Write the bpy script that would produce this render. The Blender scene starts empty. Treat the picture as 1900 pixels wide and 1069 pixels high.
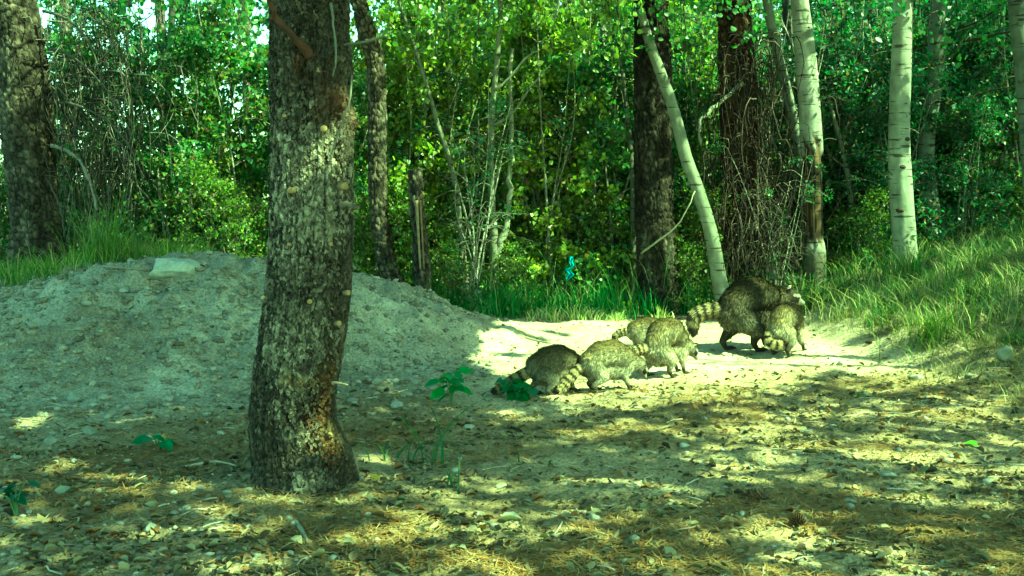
import bpy, math
import numpy as np
from mathutils import Vector, Matrix

scene = bpy.context.scene
COL = scene.collection
R = np.random.RandomState(7)

# ------------------------------------------------------------------ camera, sky, sun, exposure
CAMH, F, W, H = 0.9, 1948.0, 1900.0, 1069.0
PITCH = math.atan((H / 2 - 380.0) / F)
cam_d = bpy.data.cameras.new('camera')
cam = bpy.data.objects.new('camera', cam_d)
COL.objects.link(cam)
cam.location = (0, 0, CAMH)
cam.rotation_euler = (math.pi / 2 - PITCH, 0, 0)
cam_d.sensor_width = 36.0
cam_d.lens = 36.0 * F / W
cam_d.clip_start = 0.05
cam_d.clip_end = 2000
scene.camera = cam

SUN_EL = math.radians(48)
_h = np.array([0.9, -0.436]); _h /= np.linalg.norm(_h)
S = np.array([_h[0] * math.cos(SUN_EL), _h[1] * math.cos(SUN_EL), math.sin(SUN_EL)])
world = bpy.data.worlds.new('World')
scene.world = world
world.use_nodes = True
wn = world.node_tree
bg = wn.nodes['Background']
sky = wn.nodes.new('ShaderNodeTexSky')
sky.sky_type = 'NISHITA'
sky.sun_disc = False
sky.sun_elevation = SUN_EL
sky.sun_rotation = math.atan2(S[0], S[1])
wn.links.new(sky.outputs[0], bg.inputs[0])
bg.inputs[1].default_value = 0.15
sun_d = bpy.data.lights.new('sun', 'SUN')
sun_d.energy = 4.6
sun_d.angle = math.radians(0.5)
sun_d.color = (1.0, 0.95, 0.80)
sun = bpy.data.objects.new('sun', sun_d)
COL.objects.link(sun)
sun.location = (8, -4, 12)
sun.rotation_euler = Vector(S).to_track_quat('Z', 'Y').to_euler()
vs = scene.view_settings
vs.view_transform = 'Standard'
vs.look = 'None'
vs.gamma = 1
vs.use_curve_mapping = False
vs.exposure = 2.42
# the trail camera's own green colour balance
vs.use_white_balance = True
vs.white_balance_temperature = 8600
vs.white_balance_tint = -85
scene.cycles.max_bounces = 10
scene.cycles.diffuse_bounces = 7
scene.cycles.transparent_max_bounces = 4
scene.cycles.transmission_bounces = 7
scene.cycles.use_denoising = True

# ------------------------------------------------------------------ noise and maths
def _hash(ix, iy, iz, seed):
    h = (ix.astype(np.int64) * 374761393 + iy.astype(np.int64) * 668265263 + iz.astype(np.int64) * 2147483647 + seed * 974634777) & 0xffffffff
    h = ((h ^ (h >> 13)) * 1274126177) & 0xffffffff
    h = ((h ^ (h >> 16)) * 2246822519) & 0xffffffff
    h = h ^ (h >> 15)
    return (h & 0xffffff) / float(0xffffff)

def vnoise(x, y, z=0.0, seed=0):
    x, y, z = np.broadcast_arrays(np.asarray(x, float), np.asarray(y, float), np.asarray(z, float))
    ix, iy, iz = np.floor(x), np.floor(y), np.floor(z)
    fx, fy, fz = x - ix, y - iy, z - iz
    ux, uy, uz = fx * fx * (3 - 2 * fx), fy * fy * (3 - 2 * fy), fz * fz * (3 - 2 * fz)
    r = 0
    for dx in (0, 1):
        for dy in (0, 1):
            for dz in (0, 1):
                w = (ux if dx else 1 - ux) * (uy if dy else 1 - uy) * (uz if dz else 1 - uz)
                r = r + w * _hash(ix + dx, iy + dy, iz + dz, seed)
    return r * 2 - 1

def fbm(x, y, z=0.0, seed=0, octv=4, gain=0.5):
    a, r, f = 1.0, 0, 1.0
    for k in range(octv):
        r = r + a * vnoise(np.asarray(x) * f, np.asarray(y) * f, np.asarray(z) * f, seed + k * 17)
        a *= gain; f *= 2.03
    return r

def worley(x, y, seed=0, wrap=0):
    ix, iy = np.floor(x), np.floor(y)
    f1 = np.full(x.shape, 9.0); f2 = np.full(x.shape, 9.0); cid = np.zeros(x.shape)
    for dx in (-1, 0, 1):
        for dy in (-1, 0, 1):
            cx, cy = ix + dx, iy + dy
            hx = np.mod(cx, wrap) if wrap else cx
            px = cx + 0.1 + 0.8 * _hash(hx, cy, 0 * hx, seed)
            py = cy + 0.1 + 0.8 * _hash(hx, cy, 0 * hx + 1, seed)
            d = np.hypot(px - x, py - y)
            c = _hash(hx, cy, 0 * hx + 2, seed)
            near = d < f1
            f2 = np.where(near, f1, np.minimum(f2, d))
            cid = np.where(near, c, cid)
            f1 = np.where(near, d, f1)
    return f1, f2, cid

def sstep(a, b, x):
    t = np.clip((np.asarray(x, float) - a) / (b - a), 0, 1)
    return t * t * (3 - 2 * t)

# ------------------------------------------------------------------ terrain
_cx = [-12, -4.2, -2.93, -2.5, -2.17, -1.8, -1.53, -1.05, -0.61, -0.19, 0.15, 0.45]
_cz = [0.30, 0.30, 0.41, 0.49, 0.55, 0.53, 0.50, 0.45, 0.31, 0.145, 0.04, 0.0]
def height(x, y, fine=True):
    x = np.asarray(x, float); y = np.asarray(y, float)
    hc = np.interp(x, _cx, _cz)
    yc = 6.5 + np.clip(x + 1.5, 0, 2) * 0.35
    foot = np.interp(x, [-4, -1.2, -0.6, 0.1], [4.35, 4.75, 5.4, 6.6]) + 0.25 * vnoise(x * 1.1, y * 0.4, 0, 3)
    up = sstep(0, 1, (y - foot) / np.maximum(yc - foot, 0.3)) ** 0.85
    keep = np.interp(x, [-2.6, -2.1], [0.02, 0.15])
    back = np.clip(1 - keep * np.clip(y - yc, 0, 3) / np.maximum(hc, 0.1), 0.15, 1)
    z = hc * up * back
    # right hand bank
    xf = 2.05 + 0.1 * vnoise(y * 0.9, 0, 0, 5) + np.clip(6.2 - y, 0, 3) * 0.22
    bank = np.clip(x - xf, 0, None)
    z = z + (0.42 * bank) * sstep(3.0, 5.2, y) * np.exp(-bank * 0.18)
    z = np.minimum(z, 0.95 + 0 * z)
    z = z + 0.012 * fbm(x * 1.3, y * 1.3, 0, 11, 3)
    if fine:
        m = sstep(0, 0.25, z)
        z = z + (0.012 + 0.022 * m) * fbm(x * 5.5, y * 5.5, 0, 21, 4, 0.55)
        z = z + 0.008 * np.abs(fbm(x * 24, y * 24, 0, 31, 3, 0.6)) * (1 + 1.2 * m)
        z = z - 0.035 * m * sstep(.1, .6, fbm(x * 3.2 + y, y * 3.2, 0, 41, 3)) + .024 * m * sstep(.1, .3, fbm(x * 7, y * 7, 0, 43, 2)) + .012 * m * np.abs(fbm(x * 13, y * 13, 0, 47, 3))
    q = np.hypot(x + .69, y - 3.42)
    z = z + .012 * np.exp(-(q / .26) ** 2) * (1 + .9 * fbm(x * 9, y * 9, 0, 13, 2))
    far = sstep(14, 60, np.hypot(x, y))
    return z * (1 - far) + far * (0.6 * vnoise(x * .03, y * .03, 0, 9))

def ray(px, py):
    d = np.array([(px - W / 2) / F, (H / 2 - py) / F, -1.0])
    c, s = math.cos(math.pi / 2 - PITCH), math.sin(math.pi / 2 - PITCH)
    v = np.array([d[0], c * d[1] - s * d[2], s * d[1] + c * d[2]])
    return v / v[1]

def P(px, py, depth):
    return np.array([0, 0, CAMH]) + ray(px, py) * depth

def G(px, py, dmax=14):
    r = ray(px, py)
    t = np.arange(1.5, dmax, 0.01)
    q = r[None] * t[:, None] + np.array([0, 0, CAMH])
    hit = np.nonzero(q[:, 2] < height(q[:, 0], q[:, 1]))[0]
    if len(hit) == 0:
        q0 = q[-1]
    else:
        q0 = q[hit[0]]
    return np.array([q0[0], q0[1], float(height(q0[0], q0[1]))])

# ------------------------------------------------------------------ mesh helpers
def mkmesh(name, V, faces, col=None, smooth=True):
    """faces: list of int arrays (n,k)."""
    V = np.ascontiguousarray(V, np.float32)
    me = bpy.data.meshes.new(name)
    faces = [np.asarray(f, np.int32) for f in faces if len(f)]
    nl = sum(f.size for f in faces); nf = sum(len(f) for f in faces)
    me.vertices.add(len(V)); me.vertices.foreach_set('co', V.ravel())
    me.loops.add(nl); me.polygons.add(nf)
    idx = np.concatenate([f.ravel() for f in faces])
    tot = np.concatenate([np.full(len(f), f.shape[1], np.int32) for f in faces])
    st = np.concatenate([[0], np.cumsum(tot)[:-1]]).astype(np.int32)
    me.loops.foreach_set('vertex_index', idx.astype(np.int32))
    me.polygons.foreach_set('loop_start', st)
    if smooth:
        me.polygons.foreach_set('use_smooth', np.ones(nf, bool))
    me.update(calc_edges=True)
    if col is not None:
        col = np.asarray(col, np.float32)
        if col.ndim == 1: col = np.tile(col, (len(V), 1))
        c4 = np.ones((len(V), 4), np.float32); c4[:, :3] = np.clip(col[:, :3], 0, 1)
        a = me.color_attributes.new('Col', 'FLOAT_COLOR', 'POINT')
        a.data.foreach_set('color', c4.ravel())
    return me

def add(name, me, mat, parent=None, **props):
    o = bpy.data.objects.new(name, me)
    if me is not None and mat is not None and not len(me.materials):
        me.materials.append(mat)
    COL.objects.link(o)
    if parent is not None: o.parent = parent
    for k, v in props.items(): o[k] = v
    return o

def thing(name, loc, label, cat, group=None, rz=0.0):
    o = bpy.data.objects.new(name, None)
    COL.objects.link(o)
    o.location = [float(a) for a in loc]
    o.rotation_euler = (0, 0, rz)
    o['label'] = label; o['category'] = cat
    if group: o['group'] = group
    return o

class Acc:
    def __init__(s): s.V = []; s.Fq = []; s.Ft = []; s.C = []; s.n = 0
    def put(s, V, q=None, t=None, c=(0.2, 0.2, 0.2)):
        V = np.asarray(V, float)
        c = np.asarray(c, float)
        if c.ndim == 1: c = np.tile(c, (len(V), 1))
        s.V.append(V); s.C.append(c)
        if q is not None and len(q): s.Fq.append(np.asarray(q) + s.n)
        if t is not None and len(t): s.Ft.append(np.asarray(t) + s.n)
        s.n += len(V)
    def mesh(s, name, off=(0, 0, 0), smooth=True):
        fs = []
        if s.Fq: fs.append(np.concatenate(s.Fq))
        if s.Ft: fs.append(np.concatenate(s.Ft))
        return mkmesh(name, np.concatenate(s.V) - np.asarray(off, float), fs, np.concatenate(s.C), smooth)

def norm(v):
    return v / np.maximum(np.linalg.norm(v, axis=-1, keepdims=True), 1e-9)

def resample(path, n):
    path = np.asarray(path, float)
    # catmull-rom through the points
    m = len(path)
    if m == 2:
        t = np.linspace(0, 1, n)[:, None]
        return path[0] * (1 - t) + path[1] * t
    t = np.linspace(0, m - 1, n)
    i = np.clip(np.floor(t).astype(int), 0, m - 2); f = (t - i)[:, None]
    g = lambda k: path[np.clip(k, 0, m - 1)]
    p0, p1, p2, p3 = g(i - 1), g(i), g(i + 1), g(i + 2)
    return 0.5 * ((2 * p1) + (-p0 + p2) * f + (2 * p0 - 5 * p1 + 4 * p2 - p3) * f * f + (-p0 + 3 * p1 - 3 * p2 + p3) * f ** 3)

def tube(path, rad, ns=6, cap=True, twist=0.0):
    """returns V, quads, tris"""
    p = np.asarray(path, float); n = len(p)
    rad = np.broadcast_to(np.asarray(rad, float), (n,))
    T = norm(np.gradient(p, axis=0))
    ref = np.array([0, 0, 1.0]) if abs(T[:, 2]).mean() < 0.8 else np.array([1.0, 0, 0])
    A = norm(np.cross(T, ref)); B = np.cross(T, A)
    th = np.linspace(0, 2 * np.pi, ns, endpoint=False) + twist
    V = p[:, None] + rad[:, None, None] * (np.cos(th)[None, :, None] * A[:, None] + np.sin(th)[None, :, None] * B[:, None])
    V = V.reshape(-1, 3)
    i = np.arange(n - 1)[:, None] * ns; j = np.arange(ns)[None]; k = (j + 1) % ns
    q = np.stack([i + j, i + k, i + ns + k, i + ns + j], -1).reshape(-1, 4)
    t = np.zeros((0, 3), int)
    if cap:
        V = np.vstack([V, p[-1] + T[-1] * rad[-1] * 0.3, p[0]])
        e = (n - 1) * ns
        t = np.vstack([np.stack([e + j[0], e + k[0], np.full(ns, n * ns)], -1), np.stack([k[0], j[0], np.full(ns, n * ns + 1)], -1)])
    return V, q, t

def leafset(P0, D, N, L, Wd, col, fold=0.25):
    """diamond leaves, one folded quad each. P0 base, D dir, N normal."""
    D = norm(D); Sd = norm(np.cross(D, N)); Nn = np.cross(Sd, D)
    L = np.broadcast_to(L, (len(P0),))[:, None]; Wd = np.broadcast_to(Wd, (len(P0),))[:, None]
    mid = P0 + D * L * 0.45
    V = np.stack([P0, mid + Sd * Wd * .5 + Nn * Wd * fold, P0 + D * L, mid - Sd * Wd * .5 + Nn * Wd * fold], 1).reshape(-1, 3)
    q = np.arange(len(P0) * 4).reshape(-1, 4)
    return V, q, np.repeat(col, 4, 0)

def leafhex(P0, D, N, L, Wd, col, curl=0.1):
    """rounder leaf of two quads: base,l1,l2,tip,r2,r1 folded along the midrib with a curl"""
    D = norm(D); Sd = norm(np.cross(D, N)); Nn = np.cross(Sd, D)
    L = np.broadcast_to(L, (len(P0),))[:, None]; Wd = np.broadcast_to(Wd, (len(P0),))[:, None]
    curl = np.broadcast_to(curl, (len(P0),))[:, None]
    a = P0
    l1 = P0 + D * L * .22 + Sd * Wd * .42 + Nn * L * curl * .8
    l2 = P0 + D * L * .62 + Sd * Wd * .40 + Nn * L * curl * .7
    tip = P0 + D * L - Nn * L * curl * .8
    r2 = P0 + D * L * .62 - Sd * Wd * .40 + Nn * L * curl * .7
    r1 = P0 + D * L * .22 - Sd * Wd * .42 + Nn * L * curl * .8
    V = np.stack([a, l1, l2, tip, r2, r1], 1).reshape(-1, 3)
    b = np.arange(len(P0))[:, None] * 6
    q = np.concatenate([b + np.array([[0, 1, 2, 3]]), b + np.array([[0, 3, 4, 5]])])
    return V, q, np.repeat(col, 6, 0)

def rdir(n, rs=R):
    return norm(rs.normal(size=(n, 3)))

# ------------------------------------------------------------------ materials
def mat(name, rough=0.9, nscale=8.0, namp=0.3, bscale=40.0, bstr=0.3, bdist=0.01, trans=0.0, spec=0.2, extra=None, stretch=(1, 1, 1)):
    m = bpy.data.materials.new(name); m.use_nodes = True
    nt = m.node_tree; N = nt.nodes; Lk = nt.links
    b = N['Principled BSDF']; out = N['Material Output']
    b.inputs['Roughness'].default_value = rough
    b.inputs['Specular IOR Level'].default_value = spec
    at = N.new('ShaderNodeAttribute'); at.attribute_name = 'Col'
    tc = N.new('ShaderNodeTexCoord'); mp = N.new('ShaderNodeMapping'); mp.inputs['Scale'].default_value = stretch
    Lk.new(tc.outputs['Object'], mp.inputs['Vector'])
    colr = at.outputs['Color']
    if namp > 0:
        nz = N.new('ShaderNodeTexNoise'); nz.inputs['Scale'].default_value = nscale; nz.inputs['Detail'].default_value = 6; nz.inputs['Roughness'].default_value = 0.65
        Lk.new(mp.outputs[0], nz.inputs['Vector'])
        mr = N.new('ShaderNodeMapRange'); mr.inputs['From Min'].default_value = 0.3; mr.inputs['From Max'].default_value = 0.7
        mr.inputs['To Min'].default_value = 1 - namp; mr.inputs['To Max'].default_value = 1 + namp
        Lk.new(nz.outputs['Fac'], mr.inputs['Value'])
        vm = N.new('ShaderNodeVectorMath'); vm.operation = 'MULTIPLY'
        Lk.new(colr, vm.inputs[0]); Lk.new(mr.outputs[0], vm.inputs[1])
        colr = vm.outputs[0]
    if extra: colr = extra(nt, colr, mp)
    Lk.new(colr, b.inputs['Base Color'])
    if bstr > 0:
        n2 = N.new('ShaderNodeTexNoise'); n2.inputs['Scale'].default_value = bscale; n2.inputs['Detail'].default_value = 5
        Lk.new(mp.outputs[0], n2.inputs['Vector'])
        bp = N.new('ShaderNodeBump'); bp.inputs['Strength'].default_value = bstr; bp.inputs['Distance'].default_value = bdist
        Lk.new(n2.outputs['Fac'], bp.inputs['Height']); Lk.new(bp.outputs[0], b.inputs['Normal'])
    if trans > 0:
        tr = N.new('ShaderNodeBsdfTranslucent'); mx = N.new('ShaderNodeMixShader'); mx.inputs[0].default_value = trans
        vm2 = N.new('ShaderNodeVectorMath'); vm2.operation = 'MULTIPLY'; vm2.inputs[1].default_value = (1.25, 1.6, 0.75)
        Lk.new(colr, vm2.inputs[0]); Lk.new(vm2.outputs[0], tr.inputs['Color'])
        Lk.new(b.outputs[0], mx.inputs[1]); Lk.new(tr.outputs[0], mx.inputs[2]); Lk.new(mx.outputs[0], out.inputs['Surface'])
    return m

def aspen_marks(nt, colr, mp):
    N, Lk = nt.nodes, nt.links
    tc = N.new('ShaderNodeTexCoord')
    m2 = N.new('ShaderNodeMapping'); m2.inputs['Scale'].default_value = (5, 5, 42)
    Lk.new(tc.outputs['Object'], m2.inputs['Vector'])
    nz = N.new('ShaderNodeTexNoise'); nz.inputs['Scale'].default_value = 1.0; nz.inputs['Detail'].default_value = 4
    Lk.new(m2.outputs[0], nz.inputs['Vector'])
    cr = N.new('ShaderNodeValToRGB'); cr.color_ramp.elements[0].position = 0.60; cr.color_ramp.elements[1].position = 0.66
    cr.color_ramp.elements[0].color = (1, 1, 1, 1); cr.color_ramp.elements[1].color = (0.22, 0.2, 0.17, 1)
    Lk.new(nz.outputs['Fac'], cr.inputs[0])
    vm = N.new('ShaderNodeVectorMath'); vm.operation = 'MULTIPLY'
    Lk.new(colr, vm.inputs[0]); Lk.new(cr.outputs[0], vm.inputs[1])
    return vm.outputs[0]

def ground_extra(nt, colr, mp):
    N, Lk = nt.nodes, nt.links
    nz = N.new('ShaderNodeTexNoise'); nz.inputs['Scale'].default_value = 70; nz.inputs['Detail'].default_value = 5; nz.inputs['Roughness'].default_value = .75
    Lk.new(mp.outputs[0], nz.inputs['Vector'])
    cr = N.new('ShaderNodeValToRGB'); cr.color_ramp.elements[0].position = 0.40; cr.color_ramp.elements[1].position = 0.58
    cr.color_ramp.elements[0].color = (0.55, 0.50, 0.45, 1); cr.color_ramp.elements[1].color = (1.08, 1.08, 1.08, 1)
    Lk.new(nz.outputs['Fac'], cr.inputs[0])
    vm = N.new('ShaderNodeVectorMath'); vm.operation = 'MULTIPLY'
    Lk.new(colr, vm.inputs[0]); Lk.new(cr.outputs[0], vm.inputs[1])
    return vm.outputs[0]

M_ground = mat('soil', 0.95, 6, 0.22, 90, 0.9, 0.012, spec=0.1, extra=ground_extra)
M_bark = mat('pine_bark', 0.9, 34, 0.6, 55, 1.0, 0.03, spec=0.1, stretch=(1, 1, 0.45))
M_bigbark = mat('flaky_bark', 0.9, 70, 0.65, 170, 1.0, 0.010, spec=0.1)
M_aspen = mat('aspen_bark', 0.8, 9, 0.38, 50, 0.35, 0.006, spec=0.2, extra=aspen_marks)
M_wood = mat('dead_wood', 0.85, 30, 0.3, 80, 0.3, 0.004)
M_leaf = mat('leaf', 0.42, 3, 0.0, 1, 0, trans=0.42, spec=0.5)
M_litter = mat('dry_litter', 0.8, 30, 0.25, 1, 0, trans=0.12, spec=0.15)
M_grass = mat('grass_blade', 0.6, 3, 0.0, 1, 0, trans=0.3, spec=0.2)
M_stone = mat('stone', 0.85, 25, 0.3, 70, 0.5, 0.006)
M_fur = mat('fur', 0.75, 3, 0.0, 1, 0, spec=0.15)
M_skin = mat('raccoon_coat', 0.9, 60, 0.35, 200, 0.3, 0.003, spec=0.1)
M_eye = mat('eye', 0.1, 1, 0, 1, 0, spec=0.6)
M_sheet = mat('turquoise_sheet', 0.5, 12, 0.15, 25, 0.5, 0.02)

# ------------------------------------------------------------------ ground sheet
def litter_density(x, y):
    """1 where dry leaves and needles cover the soil"""
    d = sstep(0.3, 1.5, x + 1.9) * sstep(5.6, 4.4, y - 0.12 * np.clip(x, 0, 3) + 0.5 * vnoise(x * 1.2, y * 1.6, 0, 61))
    d = np.maximum(d, 0.8 * sstep(4.9, 4.0, y + .3 * vnoise(x * 1.5, y * 1.5, 0, 62)))
    d = np.maximum(d, sstep(2.0, 2.5, x) * 0.6)
    d = np.maximum(d, sstep(7.9, 8.4, y))
    return np.clip(d * (0.72 + 0.45 * sstep(-0.5, 0.6, fbm(x * 2.3, y * 3.0, 0, 63, 3))), 0, 1)

def build_ground():
    def axis(lo, hi, step, far, g=1.25):
        a = [np.arange(lo, hi, step)]
        s, p, L_ = step, lo, []
        while p > -far: s *= g; p -= s; L_.append(p)
        s, p, H_ = step, a[0][-1], []
        while p < far: s *= g; p += s; H_.append(p)
        return np.array(L_[::-1] + list(a[0]) + H_)
    xs = axis(-4.0, 4.6, 0.019, 400)
    ys = [2.0]
    while ys[-1] < 9.2: ys.append(ys[-1] + 0.0052 * ys[-1] ** 0.85 * 0.9)
    s = 0.04
    while ys[-1] < 420: s *= 1.22; ys.append(ys[-1] + s)
    lo, s = [], 0.03
    p = 2.0
    while p > -400: s *= 1.3; p -= s; lo.append(p)
    ys = np.array(lo[::-1] + ys)
    X, Y = np.meshgrid(xs, ys)
    Z = height(X, Y)
    ny, nx = X.shape
    V = np.stack([X, Y, Z], -1).reshape(-1, 3)
    i = np.arange(ny - 1)[:, None] * nx; j = np.arange(nx - 1)[None]
    q = np.stack([i + j, i + j + 1, i + nx + j + 1, i + nx + j], -1).reshape(-1, 4)
    x, y, z = V.T
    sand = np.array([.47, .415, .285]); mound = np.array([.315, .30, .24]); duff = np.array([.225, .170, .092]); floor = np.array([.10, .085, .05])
    ld = litter_density(x, y)[:, None]
    m = (sstep(0.05, 0.3, np.interp(x, _cx, _cz) * sstep(4.2, 5.6, y)) * (x < 1.2))[:, None]
    left = sstep(0.1, -0.9, x)[:, None] * 0.8
    lf = (sstep(4.9, 4.1, y) * sstep(.6, -.6, x))[:, None]
    c = sand * (1 - np.maximum(m, left)) + mound * np.maximum(m, left)
    c = c * (1 - ld * 0.9) + duff * ld * 0.9
    c = c * (1 - .35 * lf) + np.array([.19, .155, .09]) * .35 * lf
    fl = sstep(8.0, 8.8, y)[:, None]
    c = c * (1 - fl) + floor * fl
    bk = (sstep(2.3, 2.9, x) * sstep(4.5, 5.5, y))[:, None]
    c = c * (1 - bk * .6) + np.array([.15, .13, .08]) * bk * .6
    fr = sstep(17, 26, np.hypot(x, y))[:, None]
    c = c * (1 - fr) + np.array([.36, .33, .22]) * fr
    c = c * (1 + 0.22 * fbm(x * 3, y * 3, 0, 71, 4)[:, None])
    br = sstep(.1, .7, fbm(x * 2.4, y * 2.4, 0, 72, 4))[:, None] * m
    c = c * (1 - br * .4) + np.array([.15, .12, .08]) * br * .4
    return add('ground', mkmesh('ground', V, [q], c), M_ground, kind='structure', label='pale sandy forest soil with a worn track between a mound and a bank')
ground = build_ground()

# ------------------------------------------------------------------ openings shaped in the added overhead leaves for chosen sun patches, in sun-projected ground coordinates
def proj(p):
    p = np.asarray(p, float)
    return p[..., :2] - S[:2] * (p[..., 2:3] / S[2])

def in_poly(x, y, poly):
    r = np.zeros(x.shape, bool); n = len(poly)
    for i in range(n):
        x0, y0 = poly[i]; x1, y1 = poly[(i + 1) % n]
        if y0 == y1: continue
        c = ((y0 > y) != (y1 > y)) & (x < (x1 - x0) * (y - y0) / (y1 - y0) + x0)
        r ^= c
    return r

POLY = [
    [(880, 612), (930, 597), (1240, 592), (1290, 600), (1480, 590), (1560, 585), (1640, 585), (1800, 590), (1850, 640), (1790, 680), (1700, 725),
     (1560, 690), (1500, 700), (1400, 735), (1290, 750), (1200, 765), (1060, 765), (1000, 738), (900, 690), (860, 640)],
    [(30, 890), (120, 840), (230, 815), (350, 805), (300, 840), (230, 860), (90, 905)],
    [(0, 770), (50, 735), (110, 770), (70, 800), (0, 820)],
    [(190, 780), (280, 770), (290, 790), (200, 800)],
    [(215, 920), (290, 880), (330, 893), (250, 930)],
    [(1000, 792), (1200, 778), (1250, 800), (1060, 815)],
    [(1230, 800), (1350, 790), (1460, 800), (1560, 830), (1440, 845), (1280, 822)],
    [(880, 790), (960, 780), (1000, 800), (900, 812)],
    [(1680, 770), (1900, 735), (1900, 760), (1740, 790)],
    [(640, 985), (820, 950), (1080, 990), (1100, 1069), (600, 1069)],
    [(900, 890), (1010, 890), (1000, 910), (890, 915)],
    [(700, 690), (750, 680), (765, 730), (720, 740)],
]
POLYW = [[tuple(proj(G(px, py))) for px, py in pl] for pl in POLY]
SPOTS = []   # (u, v, r)
def spot(px, py, d, r): 
    q = proj(P(px, py, d)); SPOTS.append((q[0], q[1], r))
for a in [(560, 325, 3.1, .045), (610, 330, 3.1, .04), (590, 390, 3.1, .07), (625, 420, 3.1, .04), (575, 620, 3.1, .045), (595, 660, 3.1, .05), (515, 260, 3.1, .03), (555, 440, 3.1, .04),
          (1498, 130, 8.4, .10), (1505, 200, 8.4, .07), (1690, 60, 8.4, .10), (1705, 140, 8.4, .06), (1440, 100, 8.5, .06),
           (1200, 80, 8.9, .2), (1240, 180, 8.9, .15), (1290, 330, 8.9, .16), (1320, 440, 8.9, .14),
          (945, 330, 8.7, .25), (930, 430, 8.7, .2), (915, 520, 8.7, .25), (865, 500, 8.7, .2), (820, 250, 8.7, .2), (925, 100, 8.7, .3), (700, 200, 7.6, .2), (700, 470, 7.6, .15),
          (1445, 590, 6.4, .2), (1385, 560, 6.5, .22), (1300, 575, 6.4, .15), (1240, 640, 5.6, .2), (1120, 670, 5.3, .2),
          (1720, 520, 7.4, .16), (1820, 480, 7.6, .2), (1880, 560, 6.6, .16), (1640, 545, 7.8, .12), (1760, 590, 6.8, .2), (1850, 610, 6.4, .2), (1560, 520, 8.2, .1)]:
    spot(*a)

HOLES = []  # spots kept shaded by the added overhead leaves
for px, py, d, r in [(1010, 680, 5.0, .13), (975, 700, 4.95, .10), (1050, 665, 5.05, .10), (560, 860, 3.1, .22), (600, 820, 3.1, .16), (510, 800, 3.15, .16), (560, 760, 3.1, .12), (625, 830, 3.1, .14), (600, 890, 3.1, .14)]:
    q = proj(P(px, py, d)); HOLES.append((q[0], q[1], r))

def lit(u, v):
    """1 where a sun patch is wanted, so no shading leaf is put"""
    w = 0.05 * vnoise(u * 7, v * 7, 0, 91); w2 = 0.05 * vnoise(u * 7, v * 7, 5, 92)
    uu, vv = u + w, v + w2
    L = np.zeros(u.shape, bool)
    for k, pl in enumerate(POLYW):
        ins = in_poly(uu, vv, pl)
        if k in (9,): ins &= vnoise(u * 6, v * 6, 0, 93) > .15
        elif k == 0: ins &= fbm(u * 3.2, v * 3.2, 0, 98, 2) > -0.95
        else: ins &= vnoise(u * 11, v * 11, 0, 94) > -0.12
        L |= ins
    for a, b, r in SPOTS:
        L |= np.hypot(uu - a, vv - b) < r
    for a, b, r in HOLES:
        L &= np.hypot(uu - a, vv - b) > r
    # small flecks in the foreground litter
    L |= (v < 5.0) & (u > -0.9) & (fbm(u * 4.0, v * 6, 0, 95, 3) > 0.72)
    # forest behind: open in the middle, closed at the right
    thr = np.interp(u, [-6, -2.2, -1.2, 1.0, 1.9, 5], [-0.1, -0.3, -0.9, -0.7, 0.15, 0.25])
    L |= (v > 8.5) & (fbm(u * 1.1, v * 1.1, 0, 96, 3) > thr)
    return L
# ------------------------------------------------------------------ trunks
ALL_TRUNKS = []   # (root object, top position)  the added shading leaves are hung on these

def zrow(py, d): return float(P(950, py, d)[2])
def xcol(px, d): return (px - 950) / F * d

def bark_surface(cx, cy, rad, z, nth, seed, plates, depth, elong=1.4, fl=0.03, rep=None):
    """closed bark column; cx, cy, rad sampled at z. Returns V, q, plate height (0..1), crack mask, theta"""
    th = np.linspace(0, 2 * np.pi, nth, endpoint=False)
    T, Z = np.meshgrid(th, z)
    Rr = rad[:, None] + 0 * T
    r0 = float(np.median(rad))
    wx = T / (2 * np.pi) * plates
    wz = Z / (2 * np.pi * r0 / plates * elong)
    ct, st = np.cos(T) * 2, np.sin(T) * 2
    wx2 = wx + 0.6 * fbm(ct * 3, st * 3, Z * 18, seed + 1, 3)
    wz2 = wz + 0.7 * fbm(ct * 3, st * 3, Z * 14, seed + 2, 3)
    f1, f2, cid = worley(wx2, wz2, seed, plates)
    e = sstep(0.03, 0.24, f2 - f1)
    g1, g2, gid = worley(wx2 * 2.0, wz2 * 2.0, seed + 5, plates * 2)
    e2 = sstep(0.02, 0.22, g2 - g1)
    hgt = e * (0.45 + 0.55 * cid) * (0.72 + 0.28 * e2 * gid)
    lump = fl * r0 * fbm(ct, st, Z * 3, seed + 3, 3) + fl * 0.35 * r0 * fbm(ct * 4, st * 4, Z * 14, seed + 4, 3)
    Rr = Rr + depth * (hgt - 0.5) + lump
    V = np.stack([cx[:, None] + Rr * np.cos(T), cy[:, None] + Rr * np.sin(T), Z], -1)
    nz = len(z)
    i = np.arange(nz - 1)[:, None] * nth; j = np.arange(nth)[None]; k = (j + 1) % nth
    q = np.stack([i + j, i + k, i + nth + k, i + nth + j], -1).reshape(-1, 4)
    return V, q, hgt, e, T, Z, cid, gid

def stub(parent, base, dirn, L, r, name='branch_stub', col=(.16, .12, .08), end=(.27, .19, .09), label=None):
    a = Acc()
    dirn = norm(np.asarray(dirn, float))
    path = np.array([base - dirn * r, base + dirn * L * .5, base + dirn * L])
    V, q, t = tube(path, [r * 1.25, r, r * .95], 10)
    c = np.tile(np.array(col), (len(V), 1)); c[20:30] = np.array(end); c[30] = np.array(end) * .8
    V[20:30] += 0
    a.put(V, q, t, c)
    o = add(name, a.mesh(name, parent.location, False), M_wood, parent)
    if label: o['label'] = label
    return o

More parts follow.
